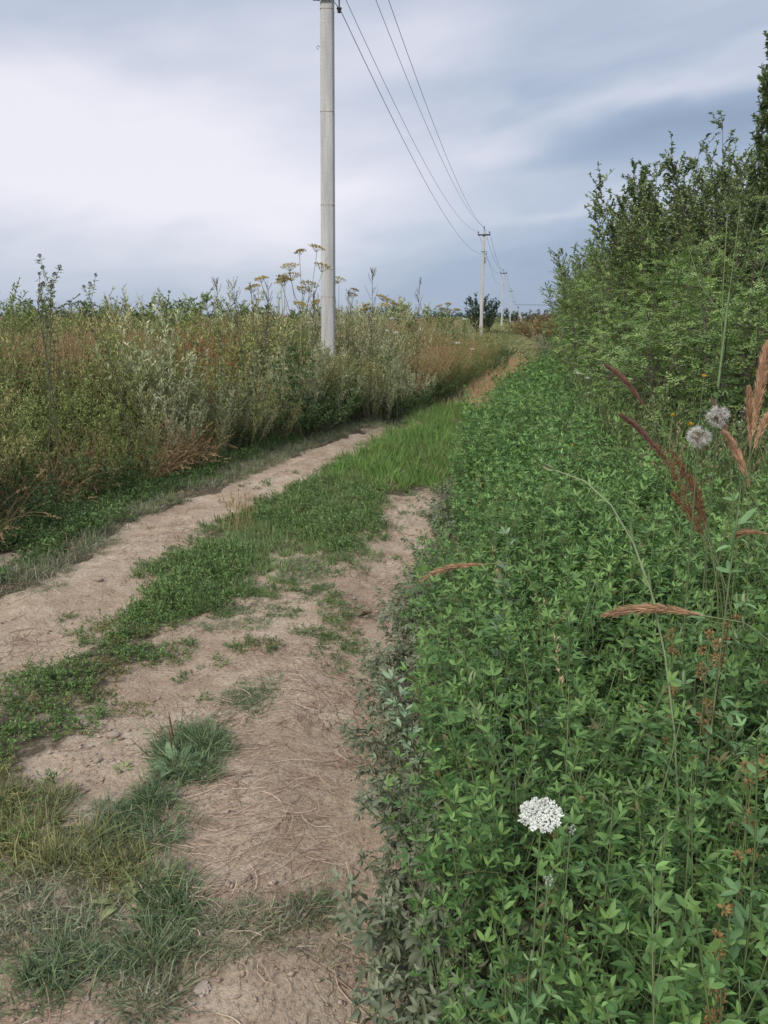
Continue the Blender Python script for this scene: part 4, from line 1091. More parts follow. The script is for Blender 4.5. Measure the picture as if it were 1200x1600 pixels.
    for k in range(46):
        px = RNG.uniform(-10, 740); Y = RNG.uniform(8.5, 15) + max(0, (px - 450) / 40); t = at(px, RNG.uniform(466, 490), Y)
        kd = ('green', 'worm', 'olive')[k % 3]
        if t[0] > float(bank_x(Y)) - 1.2: continue
        if px < 280 and kd == 'worm': kd = 'green'
        put(kd, t[0], Y, 1.0, lab=None, sz=t[2] / 1.28)
    # tan drooping reed plumes in front of the thicket
    for px, py in [(205, 748), (235, 752), (255, 742), (130, 770), (60, 790), (20, 800), (95, 778)]:
        p = gnd(px, py); put('dry', p[0], p[1] + .3, 1.0, rz=RNG.uniform(-.6, .4), lab=None)
    # upright tan tuft on the centre strip
    a = proto_drygrass(70, .34, cA=(.42, .32, .16), cB=(.26, .20, .10), lean=.25, droop=.1, heads=.3, spread=.13, w=.003)
    p = gnd(372, 828); plant('dry_grass_tuft', meshes_of(a, ('stalk', 'seed_head'), (M_DRY, M_DRY)), (p[0], p[1], 0), .3, 1.0, 'upright straw-coloured grass tuft on the green centre strip', 'grass tuft')
    # umbellifers against the sky
    U = [meshes_of(proto_umbellifer(2.4, 7, .135, spread=.46, nray=18, fs=.018), ('stem', 'foliage', 'flower_head'), (M_STEM, M_LEAF, M_FLOWER)) for _ in range(2)]
    U2 = [meshes_of(proto_umbellifer(1.8, 6, .10, spread=.35, nray=16, fs=.018), ('stem', 'foliage', 'flower_head'), (M_STEM, M_LEAF, M_FLOWER)) for _ in range(2)]
    for px, top, Y, pr, h0, rz, lab in [
            (462, 388, 10.2, U[0], 2.4, .4, 'tall branched umbellifer with brown-yellow flower plates just left of the near pole'),
            (436, 432, 10.0, U2[0], 1.8, 1.1, 'shorter leaning umbellifer with ochre plates left of the tall one'),
            (530, 435, 13.2, U[1], 2.4, 2.0, 'grey seeded umbellifer half hidden behind the near pole'),
            (590, 462, 12.5, U2[1], 1.8, .9, 'ochre umbellifer to the right of the near pole'),
            (705, 474, 19.0, U2[1], 1.8, 2.9, 'faint umbellifer between the near pole and the second pole'),
            (320, 455, 9.0, U2[1], 1.8, .3, 'slim umbellifer rising left of the rust-red grass')][:5]:
        t = at(px, top, Y); z = t[2]
        plant('umbellifer', pr, (t[0], Y, 0), rz, z / h0 / 1.03, lab, 'umbellifer')
    # dry spires
    S = [meshes_of(proto_spire(2.0, 26), ('stem', 'seed_head'), (M_STEM, M_DRY)) for _ in range(3)]
    for k, (px, top, Y, lab) in enumerate([
            (573, 422, 11.5, 'tallest grey leafless weed spire right of the near pole'), (652, 438, 13.5, 'dark thin dead spire between the near pole and the tan grass'),
            (372, 436, 9.5, 'grey weed spire, taller of the pair above the silvery bushes'), (348, 438, 9.3, 'grey weed spire left of its taller twin'),
            (397, 447, 9.6, 'bristly grey spire left of the umbellifer'), (410, 440, 9.9, 'thin grey spire close beside the shorter umbellifer'), (537, 455, 11.6, 'forked grey spire just right of the near pole'),
            (486, 460, 10.4, 'grey spire standing in front of the near pole left side'), (498, 455, 11.0, 'thin grey spire touching the near pole')]):
        t = at(px, top, Y)
        plant('weed_spire', S[k % 3], (t[0], Y, 0), k * 1.1, t[2] / 2.0 / .985, lab, 'weed spire')
    T = [meshes_of(proto_thistle(1.8), ('stem', 'foliage', 'seed_head'), (M_STEM, M_LEAF, M_DRY)) for _ in range(3)]
    for k, (px, top, Y, lab) in enumerate([
            (52, 435, 6.0, 'thistle with dark round heads and ferny leaves, tallest at the far left'), (95, 452, 6.4, 'thin thistle behind the tallest left one'),
            (205, 448, 7.2, 'thistle with clustered dark heads standing mid-left above the thicket'), (72, 462, 6.2, 'slender thistle beside the tallest left one'),
            (250, 466, 8.0, 'short thistle near the pale wormwood tops'), (10, 478, 5.6, 'thistle at the left edge of the picture'), (125, 478, 7.0, 'low thistle in the gap of the left thicket')]):
        t = at(px, top, Y)
        plant('thistle', T[k % 3], (t[0] - .12, Y, 0), k * 1.7, t[2] / 1.8 / .98, lab, 'thistle')
    for k, (px, top, Y, lab) in enumerate([(238, 448, 8.2, 'pale plumy wormwood standing tallest above the left thicket'), (300, 462, 8.8, 'broad green weed topping the thicket left of the spires')]):
        t = at(px, top, Y)
        plant('wormwood' if k == 0 else 'tall_weed', worm[1] if k == 0 else green[2], (t[0], Y, 0), k, t[2] / 1.33, lab, 'wormwood' if k == 0 else 'weed')
    # meadow behind
    A = Acc()
    mA = [merge(proto_wands(7, 1.25, spread=.25, lean=.4, nleaf=20, ll=.11, lw=.026, side=4, stemr=.005, cA=a_, cB=b_, cS=(.13, .11, .06))) for a_, b_ in
          [((.30, .36, .13), (.11, .15, .05)), ((.36, .35, .14), (.14, .16, .06)), ((.34, .38, .20), (.13, .17, .08)), ((.28, .34, .11), (.10, .15, .045))]]
    mB = [merge(proto_drygrass(50, 1.3, cA=(.36, .26, .14), cB=(.24, .17, .09), lean=.35, droop=.15, heads=.6, spread=.3, w=.012)) for _ in range(2)]
    def field(x, y, px, py): return (x < np.where(y < 23, bank_x(y) - 1.6, 3 + .179 * (y - 23) - 4.5)) & (px > -60) & (px < 800)
    for y0, y1, n, sc, zs in [(5, 13, 900, .95, 1.12), (13, 25, 1500, 1.1, 1.03), (25, 50, 1500, 1.7, .68), (50, 120, 1500, 2.8, .42), (120, 320, 1200, 5, .24)]:
        x, y = scatter(n * 4, -1.0 * y1 * .55, .2 * y1, y0, y1, field)
        x, y = x[:n], y[:n]
        p_ = vn(x / (y0 * .25), y / (y0 * .5), 5) > .72
        place(A, mA, x[~p_], y[~p_], .75 * sc, 1.15 * sc, .22, zs=zs)
        place(A, mB, x[p_], y[p_], .9 * sc, 1.1 * sc, .12, zs=zs)
    # far ground left and right of the track, beyond the lucerne
    def strip(x, y, px, py): return (px > 760) & (px < 1300) & (x > .179 * y - 1.2) & (x < .25 * y + 8)
    mC = [merge(proto_wands(7, .95, spread=.3, lean=.4, nleaf=10, ll=.10, lw=.024, side=3, stemr=.004, cA=a_, cB=b_, cS=(.13, .11, .06))) for a_, b_ in
          [((.30, .36, .13), (.11, .15, .05)), ((.48, .42, .20), (.20, .18, .09)), ((.36, .40, .17), (.14, .18, .07))]]
    x, y = scatter(5000, 1, 45, 24, 150, lambda x, y, px, py: (px > 700) & (px < 1300) & (x > .179 * y - 5.5) & (x < .25 * y + 8)); q = y < 62; place(A, mC, x[q], y[q], .8, 1.2, .15, zs=.42); place(A, mC, x[~q], y[~q], 1.0, 1.6, .15, zs=.5)
    tag(mo('meadow', A.mesh('meadow', M_LEAF)), 'overgrown meadow of tall weeds reaching to the horizon', 'meadow', kind='stuff')
build_bank()

# ------------------------------------------------------------------ weeds between the lucerne and the hedge on the right
def build_right_weeds():
    A = Acc()
    pr = [merge(proto_wands(8, 1.0, spread=.18, lean=.4, nleaf=22, ll=.05, lw=.011, side=4, cA=a_, cB=b_, cS=(.12, .12, .06))) for a_, b_ in
          [((.17, .26, .075), (.06, .12, .035)), ((.22, .28, .11), (.08, .13, .045)), ((.14, .22, .065), (.05, .10, .03))]]
    gr = [merge((blade_tuft(50, 1.0, .15, (.20, .28, .09), (.08, .13, .04), lean=.5, w=.006, droop=.3),)) for _ in range(3)]
    br = [merge(proto_drygrass(35, .95, cA=(.38, .27, .17), cB=(.22, .15, .09), lean=.5, droop=.2, heads=.8, w=.005))]
    def rule(x, y, px, py): return (x > .9 + .175 * y) & (x < 4.4 + .179 * y) & (px < 1330)
    x, y = scatter(7000, 1.2, 12, 3.8, 32, rule)
    k = RNG.uniform(0, 1, len(x)); pt = vn(x, y, 91)
    s = k < .62
    place(A, pr, x[s], y[s], .75, 1.15, .14)
    s = (k >= .62) & (k < .9); place(A, gr, x[s], y[s], .8, 1.2, .12)
    s = (k >= .9) | (pt > .8) & (k > .75); place(A, br, x[s], y[s], .8, 1.1, .12)
    tag(mo('tall_grass', A.mesh('tall_grass', M_LEAF)), 'tangle of tall green grass and weeds below the hedge on the right', 'tall grass', kind='stuff')
    def plume(tip, base, foot, n, L0, col, lab, w=1.0, name='reed_grass', stemc=None, loose=0.0):
        """grass culm from foot through base to tip; the plume hugs the culm between base and tip"""
        tip, base, foot = map(np.asarray, (tip, base, foot))
        st, pl = Acc(), Acc()
        k = 9; t = np.linspace(0, 1, k)[:, None]
        bk = (base - tip) / np.linalg.norm(base - tip); ctrl = base + bk * .38 * np.linalg.norm(base - foot)
        P = (1 - t) ** 2 * foot + 2 * (1 - t) * t * ctrl + t * t * base
        P2 = base + (tip - base) * t; sag = np.linalg.norm(tip - base) * .08; P2[:, 2] += np.sin(t[:, 0] * 3.14) * sag
        tube(st, P[None], .0016, stemc if stemc is not None else (.13, .15, .065), 4)
        tube(st, P2[None], np.linspace(.0016, .0006, k)[None], np.array(col), 4)
        n = int(n * 2.4); u = RNG.uniform(0, .97, n)
        p, tg = along(P2[None], np.zeros(n, int), u); p = p + RNG.normal(0, .012 * loose + 1e-5, p.shape)
        prof = np.sin(np.clip(u * .93 + .07, 0, 1) * math.pi) ** .6
        d = norm(tg * 1.0 + norm(RNG.normal(size=(n, 3))) * (.20 + .17 * prof[:, None] * w + loose))
        leaves(pl, p, d, RNG.normal(size=(n, 3)), L0 * prof * RNG.uniform(.4, 1.3, n) + .004, .0013 * w + .0006, np.array(col)[None] * RNG.uniform(.6, 1.45, (n, 1)), 1, curl=.06)
        r = root(name, foot); 
        for nm, a, m in (('stem', st, M_STEM), ('plume', pl, M_DRY)):
            o = mo(nm, a.mesh(nm, m), r); o.location = tuple(-foot)
        tag(r, lab, 'grass')
    def ft(px, Y): return np.array([at(px, 900, Y)[0], Y, 0])
    red = (.19, .10, .08); tan = (.50, .32, .20); br = (.38, .24, .14)
    plume(at(945, 570, 2.6), at(1008, 636, 2.5), ft(1085, 2.4), 420, .028, red, 'dark red grass plume leaning left, upper of the two')
    plume(at(968, 648, 2.4), at(1036, 716, 2.35), ft(1095, 2.3), 420, .028, red, 'dark red grass plume leaning left, just below the upper one')
    rb = (.17, .08, .045)
    for tp, bs, lab in [((1022, 692), (1094, 832), 'longest loose rust-brown seed strand sloping up behind the bold leafy shoot'), ((1046, 700), (1100, 815), 'loose rust-brown seed strand just right of the longest one'),
                        ((1078, 742), (1103, 825), 'short upright rust-brown seed strand, rightmost of the cluster'), ((1050, 770), (1098, 838), 'short low rust-brown seed strand under the longest one')]:
        plume(at(*tp, 2.3), at(*bs, 2.2), ft(1105, 2.15), 110, .020, rb, lab, 1.6, loose=.35)
    plume(at(1132, 675, 2.1), at(1172, 762, 2.05), ft(1185, 2.0), 620, .028, tan, 'tan grass plume leaning left under the fluffy seed heads', 1.3)
    plume(at(1200, 535, 1.9), at(1176, 680, 1.9), ft(1178, 1.9), 900, .032, tan, 'thick tan grass plume at the right edge, tallest one', 1.4)
    plume(at(1170, 605, 2.0), at(1172, 700, 2.0), ft(1174, 2.0), 500, .026, tan, 'upright tan grass plume left of the thickest one', 1.2)
    plume(at(1200, 650, 1.9), at(1178, 700, 1.9), ft(1180, 1.9), 300, .024, tan, 'short tan grass plume pointing right at the right edge', 1.2)
    plume(at(1110, 620, 2.7), at(1150, 720, 2.6), ft(1160, 2.5), 300, .022, red, 'dark red grass plume between fluffy seed heads and tan plumes')
    plume(at(655, 908, 2.25), at(755, 882, 2.2), ft(800, 2.15), 420, .03, br, 'reddish grass plume drooping left over the edge of the rut')
    plume(at(940, 962, 1.62), at(1098, 962, 1.55), ft(1150, 1.5), 620, .03, br, 'reddish grass plume drooping level over the stand, right of centre', 1.1)
    plume(at(1143, 838, 1.7), at(1198, 834, 1.65), ft(1240, 1.6), 300, .02, (.34, .21, .11), 'small ochre grass plume lying level at the right edge')
    plume(at(1072, 505, 9.0), at(1078, 560, 9.0), ft(1080, 9.0), 300, .08, (.30, .17, .10), 'reddish upright seed stalk standing in front of the hedge', 2.0)
    # brown seed clusters on upright stalks at the right edge
    for i, (px, py, Y, lab) in enumerate([(1180, 1180, 1.15, 'stalk of brown seed clusters at the right edge, nearest the camera'),
                                          (1110, 1000, 1.5, 'stalk of orange-brown seed clusters below the level grass plume'),
                                          (1140, 960, 1.6, 'dark stalk with orange seed clusters near the right edge'),
                                          (1055, 965, 1.7, 'small orange seed cluster stalk under the level grass plume'),
                                          (1135, 1400, .95, 'drooping brown seed cluster stalk at the lower right')]):
        top = at(px, py, Y); st, hd = Acc(), []
        P = curves(np.array([[top[0] + .02, Y + .03, 0]]), (top - np.array([top[0] + .02, Y + .03, 0]))[None], top[2], 9, 0, .02)
        tube(st, P, np.linspace(.0025, .001, 9)[None], (.08, .05, .03) if i == 2 else (.15, .16, .07), 4)
        nb = 12; b, tg = along(P, np.zeros(nb, int), RNG.uniform(.62, 1, nb))
        for j in range(nb):
            m = 22; c0 = b[j] + outdirs(1, 0, 40)[0] * RNG.uniform(.005, .02)
            dd = norm(RNG.normal(size=(m, 3)) + [0, 0, .5])
            hd.append(Acc()); leaves(hd[-1], c0[None] + dd * .003, dd, RNG.normal(size=(m, 3)), .009, .004, mixc((.33, .18, .08), (.22, .18, .08), RNG.uniform(0, 1, m)), 1, curl=.2)
        r = root('seed_stalk'); mo('stem', st.mesh('stem', M_STEM), r); [mo('seed_head', q_.mesh('seed_head', M_DRY), r) for q_ in hd]; tag(r, lab, 'seed stalk')
    # fluffy seed heads
    for px, py, Y, lab in [(1122, 650, 2.0, 'round white fluffy seed head, upper right of the pair'), (1092, 683, 1.95, 'round white fluffy seed head, lower left of the pair')]:
        c = at(px, py, Y); st, hd = Acc(), Acc()
        tube(st, curves(np.array([[c[0] + .05, Y + .05, 0]]), (c - np.array([c[0] + .05, Y + .05, 0]))[None], np.linalg.norm(c - np.array([c[0] + .05, Y + .05, 0])), 9, 0, .0), .0022, (.10, .13, .06), 5)
        n = 80; d = norm(RNG.normal(size=(n, 3))); rr = .031 * RNG.uniform(.85, 1.08, (n, 1))
        tube(hd, np.stack([c[None] + d * .004, c[None] + d * rr * .72], 1), .0004, (.42, .32, .22), 3)
        m = n * 15; dd = np.repeat(d, 15, 0); o = np.repeat(c[None] + d * rr * .70, 15, 0) + 0
        hair = norm(dd * .7 + RNG.normal(size=(m, 3)) * .6) * RNG.uniform(.5, 1.25, (m, 1))
        ribbon(hd, np.stack([o, o + hair * .006, o + hair * .0115], 1), np.array([.0007, .0006, .0004])[None], (.66, .63, .58))
        sd = 40; ds = norm(RNG.normal(size=(sd, 3)))
        leaves(hd, np.repeat(c[None], sd, 0) + ds * .002, ds, RNG.normal(size=(sd, 3)), .012, .003, np.array([[.30, .20, .11]]), 1)
        r = root('fluffy_seed_head'); mo('stem', st.mesh('stem', M_STEM), r); mo('seed_head', hd.mesh('seed_head', M_FLOWER), r); tag(r, lab, 'seed head')
    # closed goatsbeard bud on a long bare stalk crossing the stand
    a, b, f = at(868, 735, 1.75), at(1060, 838, 1.6), ft(1130, 1.5)
    st, bd, lf_ = Acc(), Acc(), Acc()
    t = np.linspace(0, 1, 10)[:, None]; P = (1 - t) ** 2 * f + 2 * t * (1 - t) * (b + [.05, 0, .1]) + t * t * a
    tube(st, P[None], np.linspace(.003, .0016, 10)[None], (.21, .25, .13), 5)
    d0 = P[-1] - P[-2]; n = 10
    leaves(bd, np.repeat(a[None], n, 0), norm(np.repeat(d0[None], n, 0)) + RNG.normal(size=(n, 3)) * .10, RNG.normal(size=(n, 3)), .032, .008, np.array([[.22, .27, .14]]), 0, curl=.02)
    for q in (.55, .62, .68):
        i = int(q * 9); leaves(lf_, P[i][None], np.array([[-.2, .2, 1.]]) if q > .6 else np.array([[-.9, 0, .8]]), np.array([[0, 1, .2]]), .06, .006, np.array([[.18, .26, .11]]), 0)
    r = root('budded_stalk'); mo('stem', st.mesh('stem', M_STEM), r); mo('bud', bd.mesh('bud', M_LEAF), r); mo('foliage', lf_.mesh('foliage', M_LEAF), r)
    tag(r, 'long pale stalk slanting left across the stand to a closed green bud', 'flower stalk')
    # white lace flower
    def lace(px, py, Y, r_, lab, nray=34, up=(-.05, -.62, .8), nm='wild_carrot'):
        c = at(px, py, Y); st, fl = Acc(), Acc()
        upv = np.array(up) / np.linalg.norm(up); o = c - upv * r_ * .9
        f = np.array([o[0] + .03, o[1] + .05, 0])
        t = np.linspace(0, 1, 10)[:, None]; P = (1 - t) ** 2 * f + 2 * t * (1 - t) * (o * [1, 1, .6] + [0, .03, 0]) + t * t * o
        tube(st, P[None], max(.0012, .0014), (.13, .18, .08), 5)
        umbel(st, fl, c, r_, nray, (.84, .84, .76), (.16, .22, .10), up=up, nfl=26, fs=r_ * .10, dome=.06, raylen=r_ * .9)
        rr = root(nm); mo('stem', st.mesh('stem', M_STEM), rr); mo('flower_head', fl.mesh('flower_head', M_FLOWER), rr); tag(rr, lab, 'flower')
    lace(845, 1271, 1.12, .035, 'big white lacy wild carrot flower in the near alfalfa', 64, up=(-.10, -.22, .97))
    lace(893, 1296, 1.14, .008, 'tiny white umbel right of the big lacy flower', 8)
    lace(857, 1375, 1.0, .008, 'tiny cream umbel below the big lacy flower', 8)
    for px, py, Y, r_, lab in [(904, 583, 9, .03, 'small white flower far up the alfalfa edge, left one'), (980, 547, 10, .045, 'white flower before the foot of the hedge'),
                               (918, 590, 8.5, .03, 'small white flower beside the left one far up the alfalfa'), (726, 498, 15, .05, 'white flower at the top of the bank, right one'),
                               (619, 519, 11.5, .045, 'white flower on the bank right of the near pole'), (605, 516, 12, .035, 'small white flower on the bank beside another, nearer the pole'),
                               (612, 497, 13, .05, 'white flower at the top of the bank near the pole'), (715, 535, 13.5, .05, 'white flower on the bank by the tan grass'), (738, 545, 13.5, .04, 'white flower low on the bank at the track bend')]:
        lace(px, py, Y, r_, lab, 12, up=(0, -.3, 1))
    # yellow flowers
    for px, py, Y, s, lab in [(1100, 588, 4.2, .014, 'single yellow flower on a bare stem below the hedge'), (1051, 650, 3.0, .012, 'closed yellow flower left of the fluffy seed heads'),
                              (1079, 664, 2.6, .012, 'small yellow bud close to the fluffy seed heads'), (894, 696, 4.5, .012, 'tiny yellow flower deep in the alfalfa')]:
        c = at(px, py, Y); st, fl = Acc(), Acc(); n = 16; f = np.array([c[0], Y + .02, 0])
        tube(st, curves(f[None], (c - f)[None], np.linalg.norm(c - f), 6, 0, .0), .0016, (.17, .22, .10), 4)
        leaves(fl, np.repeat(c[None], n, 0), outdirs(n, 10, 80), RNG.normal(size=(n, 3)), s, s * .45, np.array([[.72, .46, .04]]), 1)
        r = root('yellow_flower'); mo('stem', st.mesh('stem', M_STEM), r); mo('petal_head', fl.mesh('petal_head', M_FLOWER), r); tag(r, lab, 'flower')
    # dried pinkish flower clusters below the hedge
    pr = []
    for k in range(2):
        st, hd = Acc(), Acc()
        P = curves(np.zeros((9, 3)), outdirs(9, 45, 85), 1.0, 6, 0, .05); tube(st, P, .002, (.2, .14, .08), 3)
        m = 500; p, tg = along(P, RNG.integers(0, 9, m), RNG.uniform(.75, 1, m)); p = p + RNG.normal(0, .03, (m, 3))
        leaves(hd, p, norm(RNG.normal(size=(m, 3))), RNG.normal(size=(m, 3)), .022, .012, mixc((.36, .26, .21), (.50, .42, .37), RNG.uniform(0, 1, m)), 1)
        pr.append([('stem', st.mesh('stem', M_STEM)), ('seed_head', hd.mesh('seed_head', M_DRY))])
    for k, (px, py, Y, lab) in enumerate([(1015, 560, 9.5, 'withered pinkish-beige weed below the hedge'), (1075, 550, 8.5, 'withered beige weed right of the pinkish one'),
                                          (1000, 575, 9.0, 'low withered beige weed at the alfalfa edge'), (885, 520, 18, 'far withered beige weed left of the hedge foot'),
                                          (1150, 650, 6.0, 'withered pale weed behind the tan grass plumes')]):
        t = at(px, py, Y); plant('withered_weed', pr[k % 2], (t[0], Y, 0), k, t[2] / .95, lab, 'weed')
    # big pale green umbellifer in front of the hedge
    a = proto_umbellifer(2.6, 6, .10, col=(.20, .26, .09), colS=(.16, .22, .09), spread=.5, nray=14, fs=.014)
    t = at(1150, 290, 5.6); plant('umbellifer', meshes_of(a, ('stem', 'foliage', 'flower_head'), (M_STEM, M_LEAF, M_FLOWER)), (t[0], 5.6, 0), .8, t[2] / 2.7, 'tall green umbellifer stalk in front of the hedge at the right', 'umbellifer')
build_right_weeds()

# ------------------------------------------------------------------ hedge, trees and far bushes
def build_trees():
    loc = [meshes_of(proto_shrub(3.4, 1.9, 34, 17, 8, True, cA=(.28, .38, .11), cB=(.075, .14, .035), tl=.75, upright=.25, base=.75, dens_lo=.0, rach=.2, ll=.045, lw=.02), TF, TFM) for _ in range(3)]
    plum = [meshes_of(proto_shrub(4.2, 1.75, 30, 40, 22, False, cA=(.27, .33, .13), cB=(.09, .13, .05), ll=.065, lw=.034, tl=.65, upright=.6, trunk_r=.02, base=.4), TF, TFM) for _ in range(2)]
    spire = [meshes_of(proto_shrub(4.6, .38, 4, 110, 24, False, cA=(.20, .26, .11), cB=(.07, .11, .045), ll=.06, lw=.028, tl=.34, upright=1.0, dens_lo=.2, trunk_r=.02, hv=.8), TF, TFM) for _ in range(2)]
    hed = [(1235, 330, 7.2, 0, 'bright feathery green bush nearest at the right edge'), (1165, 360, 9.0, 1, 'bright feathery green bush, second along the hedge from the right'),
           (1105, 335, 11.0, 2, 'feathery green bush behind the green umbellifer stalk'), (1055, 325, 13.2, 0, 'feathery green bush filling the hedge right of the thin spire tree'), (1015, 335, 16.0, 1, 'feathery green bush below the thin dark spire tree'),
           (985, 352, 19, 2, 'feathery green bush left of the spire trees'), (960, 375, 22.5, 0, 'feathery green bush in the sloping middle of the hedge'), (950, 398, 27, 1, 'feathery green bush in the far half of the hedge'),
           (938, 415, 32, 2, 'feathery green bush near the hedge end'), (925, 440, 38, 0, 'feathery green bush at the far end of the hedge'), (915, 470, 46, 1, 'small far green bush beyond the hedge end'),
           (1150, 440, 7.8, 2, 'low feathery green bush in front at the right part of the hedge'), (1060, 440, 10.6, 0, 'low feathery green bush in front of the hedge middle')]
    for i, (px, top, Y, k, lab) in enumerate(hed):
        t = at(px, top, Y); s = t[2] / 3.6
        plant('hedge_bush', loc[k], (t[0] + .2, Y, 0), i * 1.9, (max(s, .85), max(s, .85), s), lab, 'bush')
    for i, (px, top, Y, lab, k) in enumerate([(1075, 235, 15.5, 'dark upright plum tree rising over the hedge, left of the right-edge tree', 0), (1125, 232, 14.5, 'dark bushy plum tree in the hedge behind the green umbellifer', 1),
                                          (1168, 205, 13.5, 'dark plum tree rising above the bright bush at the right', 0), (960, 345, 26, 'dark plum bush at the sloping part of the hedge', 1),
                                          (938, 370, 31, 'dark upright plum bush near the hedge end', 0), (928, 412, 39, 'sparse dark bush ending the hedge on the left', 1), (1210, 225, 12.5, 'dark plum tree at the right edge below the tall tree', 1), (1062, 345, 19, 'dark plum bush right of the thin spire tree', 1)]):
        t = at(px, top, Y)
        plant('plum_tree', plum[k], (t[0], Y, 0), i * 1.3, t[2] / 4.3, lab, 'tree')
    for i, (px, top, Y, lab) in enumerate([(1007, 232, 17.5, 'thin dark spire-shaped tree sticking up from the hedge'), (984, 288, 19.5, 'smaller dark spire just left of the thin spire tree'),
                                         (1240, -25, 10.0, 'tall dark tree cut by the right edge of the picture')]):
        t = at(px, top, Y); s = t[2] / 4.7
        plant('spire_tree', spire[i % 2], (t[0], Y, 0), i * 1.3, (s * .8, s * .8, s), lab, 'tree')
    jun = meshes_of(proto_shrub(3.0, 1.5, 20, 22, 20, False, cA=(.09, .14, .06), cB=(.035, .065, .03), ll=.12, lw=.04, tl=.6, upright=.95), TF, TFM)
    t = at(755, 464, 62); plant('juniper_bush', jun, (t[0], 62, 0), 0, t[2] / 3.05, 'dark conical bush directly behind the second pole', 'bush')
    yel = meshes_of(proto_shrub(3.0, 2.4, 18, 14, 14, False, cA=(.34, .24, .09), cB=(.16, .13, .06), ll=.14, lw=.06, tl=.8, upright=.3), TF, TFM)
    for k, (px, top, Y, lab) in enumerate([(845, 480, 52, 'orange-brown bush right of the leaning pole'), (872, 478, 47, 'yellowish bush at the foot of the hedge end'), (815, 492, 60, 'low yellow-green bush below the leaning pole'), (888, 472, 42, 'golden drooping bush touching the hedge end')]):
        t = at(px, top, Y); s = t[2] / 3.1; plant('yellow_bush', yel, (t[0], Y, 0), k * 2, (s * 1.0, s * 1.0, s), lab, 'bush')
    ft = [meshes_of(proto_shrub(6, 4.0, 12, 12, 12, False, cA=a_, cB=b_, ll=.42, lw=.22, tl=1.6, upright=.5, trunk_r=.1), TF, TFM) for a_, b_ in
          [((.10, .14, .07), (.05, .08, .045)), ((.08, .12, .075), (.04, .065, .045)), ((.13, .16, .07), (.06, .085, .04))]]
    for i in range(46):
        px = -30 + i * 21 + RNG.uniform(-6, 6)
        if px > 905: continue
        Y = RNG.uniform(150, 260)
        top = 489 - RNG.uniform(0, 5) - (6 if i % 9 == 3 else 0)
        t = at(px, top, Y); s = t[2] / 6.1
        plant('far_tree', ft[i % 3], (t[0], Y, 0), i * 1.1, (s * 1.4, s * 1.4, s), 'small dark tree in the distant line along the horizon', 'tree', 'distant trees on the horizon')
    for k, (px, top, Y, lab) in enumerate([(46, 484, 90, 'rounded dark far bush at the left end of the horizon'), (136, 479, 110, 'far dark bush left of the mid-left thistle'), (174, 482, 110, 'far dark bush close left of the mid-left thistle'), (285, 474, 60, 'dark green far bush left of the spires'),
                                           (598, 484, 90, 'rounded far bush right of the near pole'), (718, 488, 120, 'low far bush left of the conical bush')]):
        t = at(px, top, Y); s = t[2] / 6.1
        plant('far_bush', ft[k % 2], (t[0], Y, 0), k, (s * 1.0, s, s), lab, 'bush')
build_trees()

